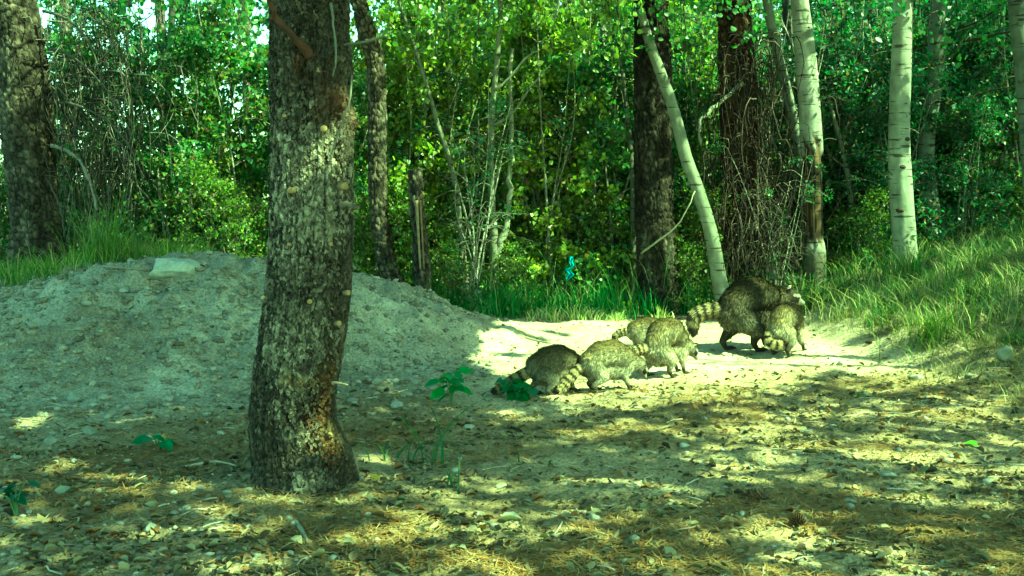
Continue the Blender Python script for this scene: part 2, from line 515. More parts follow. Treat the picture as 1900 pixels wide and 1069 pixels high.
def twig(parent, pts, r0, r1, col, name='twig', ns=6, n=14, m=None, label=None):
    p = resample(pts, n)
    p = p + 0.4 * r0 * np.stack([fbm(np.arange(n) * .7, 0, k * 9.1, 5) for k in range(3)], 1)
    V, q, t = tube(p, np.linspace(r0, r1, n) * (1 + .22 * vnoise(np.arange(n) * 1.1, r0 * 999, 0, 3)), ns)
    V = V + r0 * .16 * rdir(len(V), np.random.RandomState(int(abs(pts[0][0]) * 1000)))
    a = Acc(); c = np.array(col) * (1 + .25 * vnoise(V[:, 0] * 40, V[:, 1] * 40, V[:, 2] * 40, 3)[:, None]); a.put(V, q, t, c)
    o = add(name, a.mesh(name, parent.location), m or M_wood, parent)
    if label: o['label'] = label
    return o

# --- the big foreground pine
def big_pine():
    D = 3.19
    rows = [(-160, 500, 655), (0, 502, 651), (60, 500, 651), (130, 499, 653), (200, 498, 652), (280, 497, 655), (350, 496, 654), (420, 494, 652), (480, 491, 649), (560, 481, 645),
            (610, 474, 640), (650, 468, 632), (700, 461, 624), (760, 453, 614), (800, 450, 614), (840, 450, 634), (870, 454, 648), (900, 454, 654), (925, 446, 662), (960, 436, 672)]
    z_ = np.array([zrow(r[0], D) for r in rows])[::-1]
    c_ = np.array([xcol((r[1] + r[2]) / 2 + 3, D + .15) for r in rows])[::-1]
    r_ = np.array([(r[2] - r[1]) / 2 / F * (D + .13) * .965 for r in rows])[::-1]
    z = np.concatenate([np.arange(z_[0], 1.75, 0.0042), np.arange(1.75, 8.5, 0.09)])
    cx = np.interp(z, z_, c_); rad = np.interp(z, z_, r_) * np.where(z > 1.8, np.maximum(0.25, 1 - (z - 1.8) * 0.09), 1)
    k = np.ones(15) / 15
    n0 = int((1.75 - z_[0]) / .0042)
    for arr in (cx, rad):
        sm = np.convolve(np.pad(arr[:n0], 7, 'edge'), k, 'valid'); arr[:n0] = sm[:n0]
    cy = np.full(len(z), D + 0.17)
    V, q, hgt, e, T, Z, cid, gid = bark_surface(cx, cy, rad, z, 320, 40, 38, 0.013, 1.5, 0.05)
    # rotten seam down the right front, wide open between py 690 and 890
    th0 = -0.62 + 0.10 * fbm(Z * 6, 0, 0, 51, 3)      # angle (0 = +x, -pi/2 faces the camera)
    zt, zb = zrow(670, D), zrow(895, D)
    wdt = 0.05 + 0.33 * sstep(zb - .03, zb + .09, Z) * sstep(zt + .05, zt - .08, Z)
    dth = np.abs(((T - th0 + np.pi) % (2 * np.pi)) - np.pi)
    rag = wdt * (1 + 0.55 * fbm(np.cos(T) * 9, np.sin(T) * 9, Z * 26, 52, 3))
    cav = sstep(1.0, 0.75, dth / rag) * sstep(zt + .35, zt - .05, Z)
    cav = np.maximum(cav, sstep(0.045, 0.02, np.abs(dth - .02)) * (Z < 1.1) * .6)
    jag = fbm(np.cos(T) * 14, np.sin(T) * 14, Z * 45, 53, 3)
    dr = -cav * (0.034 + 0.028 * jag)
    fur_ = fbm(np.cos(T) * 5.5, np.sin(T) * 5.5, Z * 2.2, 57, 3)
    groove = sstep(.16, .0, np.abs(fur_))
    dr = dr - .008 * groove
    # swelling under the broken branch and by the old knots
    def bump(px, py, a, s):
        t0 = -np.arccos(np.clip((xcol(px, D) - np.interp(zrow(py, D), z, cx)) / np.interp(zrow(py, D), z, rad), -1, 1))
        dd = np.hypot(((T - t0 + np.pi) % (2 * np.pi) - np.pi) * .16, Z - zrow(py, D))
        return a * np.exp(-(dd / s) ** 2)
    for (px, py, a, s) in [(565, 118, .034, .035), (605, 98, .034, .035), (545, 150, .018, .03), (612, 190, .030, .045), (640, 215, .02, .03), (585, 150, .022, .03), (595, 237, .008, .02), (540, 354, .01, .02), (622, 346, .012, .025), (590, 700, .016, .05), (520, 705, .012, .03), (550, 712, .012, .03), (585, 400, .01, .08), (625, 560, .012, .03)]:
        dr = dr + bump(px, py, a, s) * (1 + 1.1 * fbm(np.cos(T) * 12, np.sin(T) * 12, Z * 34, 54, 4))
    V[..., 0] += dr * np.cos(T); V[..., 1] += dr * np.sin(T)
    # colour: dark outer bark, pale grey scaly faces in patches, rust in the rot
    base = np.array([.048, .040, .030]); pale = np.array([.235, .21, .15]); rust = np.array([.10, .048, .022]); ochre = np.array([.26, .18, .08])
    pz = fbm(np.cos(T) * 2.2, np.sin(T) * 2.2, Z * 3.0, 55, 4)
    front = np.exp(-((((T + 1.75) + np.pi) % (2 * np.pi) - np.pi) / .85) ** 2)
    # vertical extent of the paler tone on the trunk
    pyv = 380 + (CAMH - Z) / D * F
    band = np.interp(pyv, [0, 150, 230, 300, 430, 500, 570, 620, 690, 740, 900], [0.05, .1, .35, .85, .9, .35, .3, .75, .7, .25, .15])
    pm = sstep(0.0, 1.05, band * (0.35 + front) * 0.9 + 0.30 * pz + 0.30 * (cid - .5) + .25 * (gid - .5)) * (0.5 + 0.5 * e)
    pm = pm * .85 * (1 - .75 * groove) * (0.55 + 0.45 * (gid > .25))
    c = base * (1 - pm[..., None]) + pale * pm[..., None]
    c = c * (1 - .45 * groove[..., None]) * (0.75 + 0.5 * cid[..., None]) * (0.6 + .8 * gid[..., None])
    cm = cav[..., None] * sstep(zb - .02, zt, Z)[..., None]
    wood = rust * (1 - sstep(-.2, .5, jag)[..., None]) + ochre * .6 * sstep(-.2, .5, jag)[..., None]
    c = c * (1 - cav[..., None]) + (np.array([.03, .018, .012]) * .4 + wood * .75) * cav[..., None]
    for (px, py, s, kk) in [(612, 180, .05, rust * 1.2), (585, 205, .03, rust), (640, 215, .03, rust), (520, 703, .02, ochre), (548, 712, .022, ochre * 1.2), (590, 700, .03, ochre), (600, 820, .04, ochre * .8), (555, 110, .03, rust)]:
        w = np.clip(bump(px, py, 1, s) * (0.6 + .6 * jag), 0, 1)[..., None]
        c = c * (1 - w) + kk * w
    root = thing('pine_tree', (xcol(552, D), D + 0.17, 0), 'large dark flaky-barked pine trunk standing nearest on the left, with a rotten seam', 'tree')
    n = len(z)
    add('trunk', mkmesh('trunk', V.reshape(-1, 3) - np.array(root.location), [q], c.reshape(-1, 3)), M_bigbark, root)
    def on(px, py):   # point on the front surface
        zz = zrow(py, D); c0 = np.interp(zz, z, cx); rr = np.interp(zz, z, rad)
        dx = np.clip(xcol(px, D) - c0, -rr * .97, rr * .97)
        return np.array([c0 + dx, D + .17 - math.sqrt(rr * rr - dx * dx), zz]), norm(np.array([dx, -math.sqrt(rr * rr - dx * dx), 0]))
    for px, py, r, L in [(595, 238, .011, .02), (540, 354, .010, .022), (622, 346, .012, .03), (528, 213, .006, .014), (568, 562, .008, .016), (611, 607, .009, .018), (533, 455, .006, .012), (625, 550, .009, .02), (604, 455, .007, .012), (588, 128, .008, .015)]:
        p, nn = on(px, py); stub(root, p, nn + np.array([0, 0, .1]), L, r)
    p, nn = on(574, 100)
    twig(root, [p, p + [-.035, -.05, .045], p + [-.085, -.07, .105], p + [-.105, -.09, .165]], .017, .006, (.045, .022, .014), 'broken_branch', 14, label='rust-brown snapped branch stub angling up to the left')
    p, nn = on(560, 130)
    p, nn = on(617, 30); p = p + nn * .02
    d = D
    twig(root, [P(614, 5, 3.15), P(619, 50, 3.14), P(623, 110, 3.14), P(617, 142, 3.15)], .0045, .002, (.10, .10, .08), 'peeling_bark_strip', 5)
    twig(root, [P(653, 140, 3.16), P(648, 190, 3.13), P(632, 235, 3.12), P(618, 275, 3.12), P(612, 300, 3.12), P(620, 324, 3.12)], .0032, .0018, (.13, .12, .09), ns=5)
    twig(root, [P(640, 83, 3.22), P(665, 80, 3.2), P(700, 71, 3.18), P(716, 68, 3.17)], .005, .003, (.10, .09, .07), label='thin grey twig pointing right near the top')
    twig(root, [P(618, 711, 3.16), P(630, 711, 3.14), P(643, 713, 3.13)], .006, .003, (.2, .15, .1))
    twig(root, [P(492, 553, 3.3), P(484, 552, 3.3)], .009, .008, (.45, .36, .2), ns=8, n=4, name='branch_stub')
    twig(root, [P(636, 382, 3.1), P(650, 380, 3.05), P(662, 384, 3.0)], .012, .006, (.09, .07, .05), ns=7)
    # loose flakes standing off the bark
    fl = Acc()
    rs = np.random.RandomState(5)
    n = 5200
    py = rs.uniform(-20, 915, n); tt = -np.arccos(rs.uniform(-.98, .98, n))
    zz = CAMH - (py - 380) / F * D; c0 = np.interp(zz, z, cx); rr = np.interp(zz, z, rad)
    nn = np.stack([np.cos(tt), np.sin(tt), 0 * tt], 1)
    pos = np.stack([c0, np.full(n, D + .17), zz], 1) + nn * (rr + .001)[:, None]
    tang = np.stack([-np.sin(tt), np.cos(tt), 0 * tt], 1)
    dirn = norm(np.array([0, 0, -1.0]) + tang * rs.normal(0, .9, n)[:, None] + nn * rs.uniform(.05, .35, n)[:, None])
    ii = np.clip(np.searchsorted(z, zz), 0, len(z) - 1); jj = (np.mod(tt, 2 * np.pi) / (2 * np.pi) * 300).astype(int) % 300
    cc = c[ii, jj] * rs.uniform(.45, 1.05, n)[:, None]
    V2, q2, c2 = leafhex(pos, dirn, nn, rs.uniform(.007, .019, n), rs.uniform(.006, .015, n), cc, .12)
    fl.put(V2, q2, None, c2)
    add('bark_flakes', fl.mesh('bark_flakes', root.location, False), M_bigbark, root, kind='stuff')
    ALL_TRUNKS.append((root, np.array([cx[-1], D + .17, 7.0])))
big_pine()

# --- generic trunks
def trunk_tree(name, label, pts, depth, top=7.5, kind='aspen', ns=40, group=None, col=None, broken=False, shade_crown=True, knots=(), depth_top=None):
    """pts: (px, py, width_px) from top to bottom at the given distance"""
    pts = sorted(pts, key=lambda a: -a[1])
    cen = []; rd = []
    for px, py, w in pts:
        f = (pts[0][1] - py) / max(1, pts[0][1] - pts[-1][1]) if depth_top else 0
        dd = depth + ((depth_top or depth) - depth) * f
        cen.append(P(px, py, dd)); rd.append(w / 2 / F * dd)
    cen = np.array(cen); rd = np.array(rd)
    g = float(height(cen[0][0], cen[0][1]))
    if cen[0][2] > g - .05:
        b = cen[0] + (cen[0] - cen[1]) / np.linalg.norm(cen[0] - cen[1]) * max(.05, cen[0][2] - g + .08)
        cen = np.vstack([b, cen]); rd = np.concatenate([[rd[0] * 1.18], rd])
    if not broken:
        dv = norm(cen[-1] - cen[-2]); dv = norm(dv * [.6, .6, 1])
        k = 1
        while cen[-1][2] < top:
            cen = np.vstack([cen, cen[-1] + dv * .7]); rd = np.append(rd, max(rd[-1] * .93, .012))
    L = np.linalg.norm(np.diff(cen, axis=0), axis=1).sum()
    n = int(L / (0.016 if kind == 'pine' else 0.025)) + 4
    p = resample(cen, n)
    t = np.linspace(0, len(rd) - 1, n); r = np.interp(t, np.arange(len(rd)), rd)
    r[:4] *= 1 + .12 * np.linspace(1, 0, 4)
    root = thing(name, (float(p[0][0]), float(p[0][1]), g), label, 'tree', group)
    th = np.linspace(0, 2 * np.pi, ns, endpoint=False)
    T = norm(np.gradient(p, axis=0)); A = norm(np.cross(T, [0, 1.0, 0])); B = np.cross(T, A)
    s = np.concatenate([[0], np.cumsum(np.linalg.norm(np.diff(p, axis=0), axis=1))])
    TT, SS = np.meshgrid(th, s)
    seed = int(abs(cen[0][0]) * 100) % 97
    if kind == 'pine':
        plates = max(9, int(2 * np.pi * np.median(r) / .03))
        wx = TT / (2 * np.pi) * plates + .3 * vnoise(np.cos(TT) * 3, np.sin(TT) * 3, SS * 8, seed)
        wz = SS / .055 + .4 * vnoise(np.cos(TT) * 3, np.sin(TT) * 3, SS * 8, seed + 1)
        f1, f2, cid = worley(wx, wz, seed, plates)
        e = sstep(.03, .3, f2 - f1)
        RR = r[:, None] + .022 * (e * (.4 + .6 * cid) - .5) + .06 * r[:, None] * fbm(np.cos(TT), np.sin(TT), SS * 2, seed + 2, 3)
        base = np.array(col if col is not None else (.05, .042, .032))
        lich = sstep(.1, .9, fbm(np.cos(TT) * 1.5, np.sin(TT) * 1.5, SS * 1.5, seed + 3, 4))[..., None]
        c = base * (1 - lich * .4) + (base * .5 + np.array([.06, .06, .045])) * lich * .4
        c = c * (.35 + 1.3 * cid[..., None]) * (.45 + .7 * e[..., None]) * (1 + .5 * fbm(np.cos(TT) * 2, np.sin(TT) * 2, SS * 5, seed + 9, 4)[..., None])
        m = M_bark
    else:
        RR = r[:, None] * (1 + .05 * fbm(np.cos(TT), np.sin(TT), SS * 2.5, seed + 2, 3)) + .0015 * fbm(np.cos(TT) * 6, np.sin(TT) * 6, SS * 30, seed + 4, 3)
        base = np.array(col if col is not None else (.50, .50, .40)) * .37
        c = base * (1 + .13 * fbm(np.cos(TT) * 1.3, np.sin(TT) * 1.3, SS * 3.5, seed + 3, 4))[..., None]
        # dark branch-scar eyes and bands
        rs = np.random.RandomState(seed)
        for k in range(int(s[-1] / .16)):
            s0, t0, w, hh = rs.uniform(0, s[-1]), rs.uniform(0, 2 * np.pi), rs.uniform(.25, 1.1), rs.uniform(.003, .010)
            dt = np.abs((TT - t0 + np.pi) % (2 * np.pi) - np.pi)
            mk = sstep(1, .6, dt / w) * sstep(1, .4, np.abs(SS - s0 - .02 * np.cos(dt * 3)) / (hh * 1.6 * (1.2 - dt / w).clip(.2)))
            c = c * (1 - mk[..., None] * .8); RR = RR + mk * .002
        st_ = sstep(.15, .6, fbm(np.cos(TT) * 1.2, np.sin(TT) * 1.2, SS * 1.6, seed + 8, 5))[..., None]
        c = c * (1 - st_ * .5) + np.array([.10, .11, .07]) * st_ * .5
        m = M_aspen
        low = sstep(.7, 0.0, SS)[..., None] * .45
        c = c * (1 - low) + np.array([.20, .19, .14]) * low
    V = p[:, None] + RR[..., None] * (np.cos(TT)[..., None] * A[:, None] + np.sin(TT)[..., None] * B[:, None])
    return dict(root=root, V=V, c=c, p=p, r=r, A=A, B=B, TT=TT, SS=SS, s=s, m=m, ns=ns, RR=RR, shade_crown=shade_crown, broken=broken, seed=seed)

def finish(t, partname='trunk'):
    n, ns = t['V'].shape[:2]
    V = t['V'].reshape(-1, 3); c = t['c'].reshape(-1, 3)
    i = np.arange(n - 1)[:, None] * ns; j = np.arange(ns)[None]; k = (j + 1) % ns
    q = np.stack([i + j, i + k, i + ns + k, i + ns + j], -1).reshape(-1, 4)[:, ::-1]
    V = np.vstack([V, t['p'][-1] + (t['p'][-1] - t['p'][-2])[None] * .3]); c = np.vstack([c, [.45, .38, .25] if t['broken'] else [.1, .1, .1]])
    e = (n - 1) * ns
    tr = np.stack([e + k[0], e + j[0], np.full(ns, n * ns)], -1)
    add(partname, mkmesh(partname, V - np.array(t['root'].location), [q, tr], c), t['m'], t['root'])
    if t['shade_crown']: ALL_TRUNKS.append((t['root'], t['p'][-1].copy()))
    return t

def knot(t, px, py, r=.02):
    """a dark raised branch scar facing the camera"""
    j = int(np.argmin([abs(380 + (CAMH - q[2]) / q[1] * F - py) for q in t['p']]))
    c0 = t['p'][j]; d = c0[1]
    dx = np.clip(xcol(px, d) - c0[0], -t['r'][j] * .8, t['r'][j] * .8)
    pos = c0 + np.array([dx, -math.sqrt(max(1e-6, t['r'][j] ** 2 - dx * dx)), 0])
    nn = norm(pos - c0)
    V, q, tr = tube(np.array([pos - nn * r * .5, pos + nn * r * .05, pos + nn * r * .32, pos + nn * r * .42]), [r * 1.35, r * 1.1, r * .75, r * .25], 12)
    V = c0 + (V - c0) * 1.0
    V[:, 2] = pos[2] + (V[:, 2] - pos[2]) * .72
    V += .12 * r * rdir(len(V), np.random.RandomState(int(px)))
    a = Acc(); a.put(V, q, tr, (.035, .028, .02))
    add('knot', a.mesh('knot', t['root'].location), M_wood, t['root'])

# left dark pine
t = finish(trunk_tree('pine_tree', 'thick dark pine trunk at the left edge behind the grassy mound top', [(18, -40, 70), (35, 60, 84), (48, 200, 92), (60, 330, 84), (68, 420, 90), (72, 480, 108)], 8.1, kind='pine', ns=90))
LP = t
finish(trunk_tree('pine_tree', 'crooked dark pine trunk just right of the large pine, lit high up', [(662, -20, 26), (680, 60, 33), (697, 130, 34), (700, 230, 33), (700, 330, 34), (706, 420, 35), (722, 500, 34), (732, 530, 38)], 8.3, kind='pine', ns=60, col=(.055, .045, .033)))
t = finish(trunk_tree('pine_snag', 'short broken dark snag behind the mound with pale split wood', [(770, 315, 24), (774, 380, 28), (780, 450, 28), (784, 530, 34)], 8.2, kind='pine', ns=40, broken=True, shade_crown=False))
a = Acc()
for dx, w, c in [(-3, 7, (.20, .15, .09)), (4, 5, (.15, .10, .06))]:
    pp = resample([P(776 + dx, 372, 8.12), P(779 + dx, 430, 8.12), P(783 + dx, 500, 8.11)], 12)
    V, q, tt_ = tube(pp, np.linspace(w, w * .5, 12) / 2 / F * 8.2, 6); a.put(V, q, tt_, c)
add('split_wood', a.mesh('split_wood', t['root'].location), M_wood, t['root'])
t = trunk_tree('pine_tree', 'broad near-black pine trunk at the grass edge right of centre', [(1205, -30, 64), (1210, 100, 64), (1212, 250, 66), (1216, 400, 68), (1222, 520, 72), (1226, 588, 80)], 8.7, kind='pine', ns=80, col=(.022, .018, .014)); finish(t)
BP = t
DC = finish(trunk_tree('spruce_tree', 'reddish brown spruce trunk draped with dead hanging twigs behind the largest raccoon', [(1360, -30, 62), (1364, 60, 64), (1370, 180, 66), (1378, 330, 68), (1384, 450, 74), (1392, 540, 88)], 9.1, kind='pine', ns=80, col=(.045, .025, .017)))

# aspens
t = finish(trunk_tree('aspen_tree', 'leaning broken-topped aspen trunk behind the largest raccoon tail', [(1188, 17, 13), (1206, 81, 18), (1229, 145, 20), (1249, 203, 21), (1272, 290, 23), (1292, 345, 24), (1318, 430, 25), (1335, 522, 29), (1342, 550, 32)], 8.35, kind='aspen', ns=28, broken=True, shade_crown=False, col=(.36, .37, .28)))
A1 = finish(trunk_tree('aspen_tree', 'thin aspen leaning left across the damaged white aspen', [(1420, -30, 17), (1432, 50, 17), (1448, 120, 18), (1464, 190, 20), (1480, 260, 20), (1490, 330, 18), (1500, 400, 16), (1505, 540, 16)], 9.0, kind='aspen', ns=26, col=(.40, .42, .34)))
t = trunk_tree('aspen_tree', 'white aspen with torn bark and dark rotten wood over its lower half', [(1480, -40, 30), (1487, 30, 32), (1494, 100, 36), (1500, 180, 40), (1505, 260, 42), (1508, 340, 42), (1510, 420, 42), (1512, 500, 40), (1514, 556, 46)], 8.7, kind='aspen', ns=60, col=(.60, .60, .50))
pyv = 380 + (CAMH - t['V'][..., 2]) / t['V'][..., 1] * F
jg = fbm(np.cos(t['TT']) * 3, np.sin(t['TT']) * 3, t['SS'] * 9, 7, 4)
scar = sstep(262, 285, pyv + 26 * jg) * sstep(470, 440, pyv + 20 * jg)
front = sstep(-.1, .3, -(t['V'][..., 1] - t['p'][:, 1][:, None]) / t['RR'] + .25 * jg + .35)
scar = scar * front
t['V'] -= (scar * .022)[..., None] * norm(t['V'] - t['p'][:, None])
strk = fbm(np.cos(t['TT']) * 7, np.sin(t['TT']) * 7, t['SS'] * 1.5, 8, 3)
wc = np.where(strk[..., None] > .1, np.array([.095, .06, .032]), np.array([.015, .011, .008]))
t['c'] = t['c'] * (1 - scar[..., None]) + wc * scar[..., None]
lowd = sstep(455, 480, pyv)[..., None]
t['c'] = t['c'] * (1 - lowd) + np.array([.07, .065, .045]) * (1 + .3 * jg[..., None]) * lowd
finish(t)
for k_ in [(1497, 145, .012), (1512, 262, .016), (1496, 270, .016), (1488, 60, .009)]: knot(t, *k_)
T3 = finish(trunk_tree('aspen_tree', 'straight pale aspen with dark knots standing in the bank grass', [(1676, -40, 34), (1675, 40, 34), (1672, 140, 36), (1668, 240, 38), (1670, 330, 40), (1676, 420, 42), (1682, 510, 46)], 8.5, kind='aspen', ns=50, col=(.52, .54, .42)))
for k_ in [(1672, 262, .022), (1664, 312, .020), (1661, 392, .026), (1680, 30, .008), (1678, 215, .008)]: knot(T3, *k_)
T4 = finish(trunk_tree('aspen_tree', 'darker grey aspen with side branches right of the straight pale aspen', [(1742, -40, 26), (1738, 60, 30), (1734, 150, 30), (1722, 230, 28), (1718, 300, 30), (1724, 370, 34), (1738, 440, 40), (1746, 490, 46)], 9.1, kind='aspen', ns=40, col=(.27, .30, .24)))
for k_ in [(1714, 215, .018), (1712, 305, .02)]: knot(T4, *k_)
T5 = finish(trunk_tree('aspen_tree', 'pale grey aspen cut off by the right edge of the view', [(1885, -30, 30), (1890, 40, 32), (1900, 120, 34), (1912, 260, 36), (1925, 440, 40)], 8.2, kind='aspen', ns=30, col=(.24, .27, .22)))
finish(trunk_tree('aspen_sapling', 'slender pale sapling curving down behind the right end of the mound', [(735, -20, 6), (770, 90, 6), (795, 170, 8), (812, 230, 9), (832, 290, 9), (846, 350, 10), (854, 420, 11), (862, 500, 12), (868, 580, 14)], 8.6, kind='aspen', ns=14, col=(.30, .30, .21), shade_crown=False))
t = finish(trunk_tree('aspen_sapling', 'forked pale young aspen at the grass edge in the centre', [(928, -30, 8), (928, 30, 9), (922, 110, 10), (914, 200, 11), (911, 280, 11), (912, 360, 12), (916, 440, 16), (916, 500, 17), (914, 586, 22)], 8.7, kind='aspen', ns=18, col=(.32, .32, .22), shade_crown=False))
twig(t['root'], [P(917, 478, 8.7), P(932, 440, 8.7), P(942, 390, 8.72), (P(946, 330, 8.75)), P(950, 260, 8.78), P(945, 160, 8.8), P(952, 90, 8.8)], .030, .014, (.17, .17, .12), 'fork', 12, 30, M_aspen)
twig(t['root'], [P(914, 170, 8.7), P(940, 150, 8.68), P(972, 110, 8.65), P(1000, 92, 8.6)], .014, .006, (.17, .17, .13), 'branch', 7, 14, M_aspen)
twig(t['root'], [P(914, 235, 8.7), P(950, 210, 8.5), P(985, 160, 8.4), P(1020, 120, 8.3)], .012, .005, (.16, .16, .12), 'branch', 7, 14, M_aspen)
sap = [(1536, 180, 7, 1586, 430, 10, 9.2, (.30, .30, .22), 'thin dull sapling leaning left beside the torn white aspen'),
       (1155, 130, 7, 1175, 520, 11, 9.0, (.22, .22, .17), 'thin grey sapling stem just left of the near-black pine'),
       (1592, 160, 7, 1566, 470, 9, 11.0, (.62, .62, .50), 'thin sunlit white stem deep in the shaded thicket'),
       (985, 400, 7, 1000, 520, 8, 9.6, (.34, .26, .18), 'short leaning dead stem in the centre thicket'),
       (320, 0, 12, 318, 470, 16, 9.6, (.10, .10, .075), 'dark slim sapling stem rising behind the pale boulder'),
       (395, 300, 8, 380, 470, 9, 10.2, (.36, .33, .24), 'pale thin stem left of the large pine'),
       (230, 0, 6, 245, 460, 9, 10.5, (.16, .17, .12), 'thin grey-green stem between the left pine and boulder'),
       (1850, 0, 9, 1830, 420, 12, 11.5, (.12, .13, .09), 'slim dark stem behind the grassy bank at right')]
for x0, y0, w0, x1, y1, w1, d, c, lb in sap:
    xm = (x0 + x1) / 2 + (8 if x0 < x1 else -8)
    pts = [(x0, y0, w0), (xm, (y0 + y1) / 2, (w0 + w1) / 2), (x1, y1, w1)]
    if y0 < 50: pts = [(x0 - 2, -60, w0)] + pts
    finish(trunk_tree('sapling', lb, pts, d, kind='aspen', ns=12, col=c, shade_crown=False, broken=True))

# distinctive side branches and hanging dead twigs
DK = (.03, .025, .018); GY = (.26, .25, .20)
r5 = BP['root']
twig(DC['root'], [P(1385, 165, 9.0), P(1372, 158, 8.95), P(1340, 185, 8.85), P(1310, 212, 8.8), P(1298, 230, 8.8), P(1300, 270, 8.8)], .022, .009, (.24, .24, .18), 'branch', 8, 22, label='bent grey branch arching left from the trunk')
twig(r5, [P(1190, 470, 8.6), P(1230, 440, 8.3), P(1262, 410, 8.2), P(1290, 355, 8.2)], .009, .004, (.3, .28, .2), 'branch', 6, 16)
for pts, r in [([(1745, 60), (1790, 50), (1830, 30), (1870, 0)], .012), ([(1745, 85), (1800, 75), (1860, 60), (1900, 55)], .016), ([(1735, 190), (1790, 182), (1850, 165), (1905, 160)], .010), ([(1728, 230), (1760, 236), (1800, 228)], .008), ([(1720, 310), (1780, 318), (1840, 300), (1900, 270)], .009), ([(1740, 20), (1700, 40), (1660, 70)], .008)]:
    twig(T4['root'], [P(a, b, 9.0 - i * .12) for i, (a, b) in enumerate(pts)], r, r * .4, DK, 'branch', 6, 14)
for pts, r in [([(90, 190), (140, 195), (200, 225), (245, 280), (268, 340)], .012), ([(95, 270), (140, 290), (165, 335), (180, 390)], .017), ([(90, 90), (140, 110), (200, 170), (230, 240)], .012), ([(80, 20), (130, 40), (170, 90), (190, 160)], .012), ([(90, 150), (160, 130), (240, 60), (290, 20)], .008), ([(85, 330), (110, 380), (120, 440)], .010)]:
    twig(LP['root'], [P(a, b, 8.0 - i * .1) for i, (a, b) in enumerate(pts)], r, r * .4, (.16, .155, .125) if r > .014 else (.055, .05, .04), 'branch', 6, 16)

rs = np.random.RandomState(21)
def hanging(root, cx_, cy0, cy1, d, n, spread, Lm, cols, name='dead_twigs', r=(.0025, .007), bias=0.0):
    """a mass of drooping dead twigs hung round a trunk: uncountable, one part"""
    a = Acc()
    for _ in range(n):
        px = cx_ + rs.normal(0, spread); py = rs.uniform(cy0, cy1); dd = d + rs.uniform(-.45, .35)
        b = P(px, py, dd)
        sgn = rs.choice([-1, 1]); L = rs.uniform(.5, 1.2) * Lm
        q = [b, b + [sgn * .12 * L + bias * L * .3, rs.uniform(-.1, .1), -.05 * L], b + [sgn * .28 * L * rs.uniform(.3, 1) + bias * L * .5, rs.uniform(-.15, .15), -.45 * L], b + [sgn * .3 * L * rs.uniform(-.2, 1) + bias * L * .6, rs.uniform(-.2, .2), -L]]
        p = resample(q, 9) + .005 * rs.normal(size=(9, 3))
        r0 = rs.uniform(*r)
        V, qq, tt = tube(p, np.linspace(r0, r0 * .35, 9), 4, False)
        a.put(V, qq, None, np.array(cols[rs.randint(len(cols))]) * rs.uniform(.7, 1.3))
    return add(name, a.mesh(name, root.location), M_wood, root, kind='stuff')
hanging(DC['root'], 1400, 60, 470, 8.9, 620, 42, .55, [(.03, .018, .013), (.016, .012, .01), (.016, .012, .01), (.08, .06, .045)])
hanging(DC['root'], 1425, 340, 480, 8.6, 170, 38, .35, [(.07, .055, .045), (.03, .022, .018)], 'dead_roots', (.003, .007))
hanging(LP['root'], 150, -20, 330, 8.3, 420, 62, .65, [(.025, .022, .018), (.05, .045, .035), (.12, .11, .09)], bias=.3)
hanging(T4['root'], 1590, -20, 330, 9.9, 220, 60, .6, [(.025, .022, .018), (.045, .035, .025), (.1, .095, .075)])
# ------------------------------------------------------------------ unseen overhead leaves, added and placed to shape the sun patches
def added_shade_tree(x, y, label):  # unseen aspen, added to carry leaves that shade the view
    g = float(height(x, y))
    root = thing('aspen_tree', (x, y, g), label, 'tree', 'added aspens out of view that shade the clearing')
    p = resample([[x, y, g - .1], [x + .1, y, 2.5], [x - .1, y + .1, 5], [x, y, 7.5]], 40)
    r = np.linspace(.13, .05, 40)
    V, q, t = tube(p, r, 16)
    add('trunk', mkmesh('trunk', V - np.array(root.location), [q, t], np.tile([.5, .5, .42], (len(V), 1))), M_aspen, root)
    ALL_TRUNKS.append((root, p[-1].copy()))
for x, y in [(4.8, 1.2), (6.8, 3.8), (9.5, 1.0), (5.6, -2.2), (8.2, 6.6), (2.6, -2.6), (11.5, 5.0), (10.5, 9.5), (-.9, -2.4), (7.5, 10.5)]:
    added_shade_tree(x, y, 'unseen aspen added outside the view to shade the sandy track')

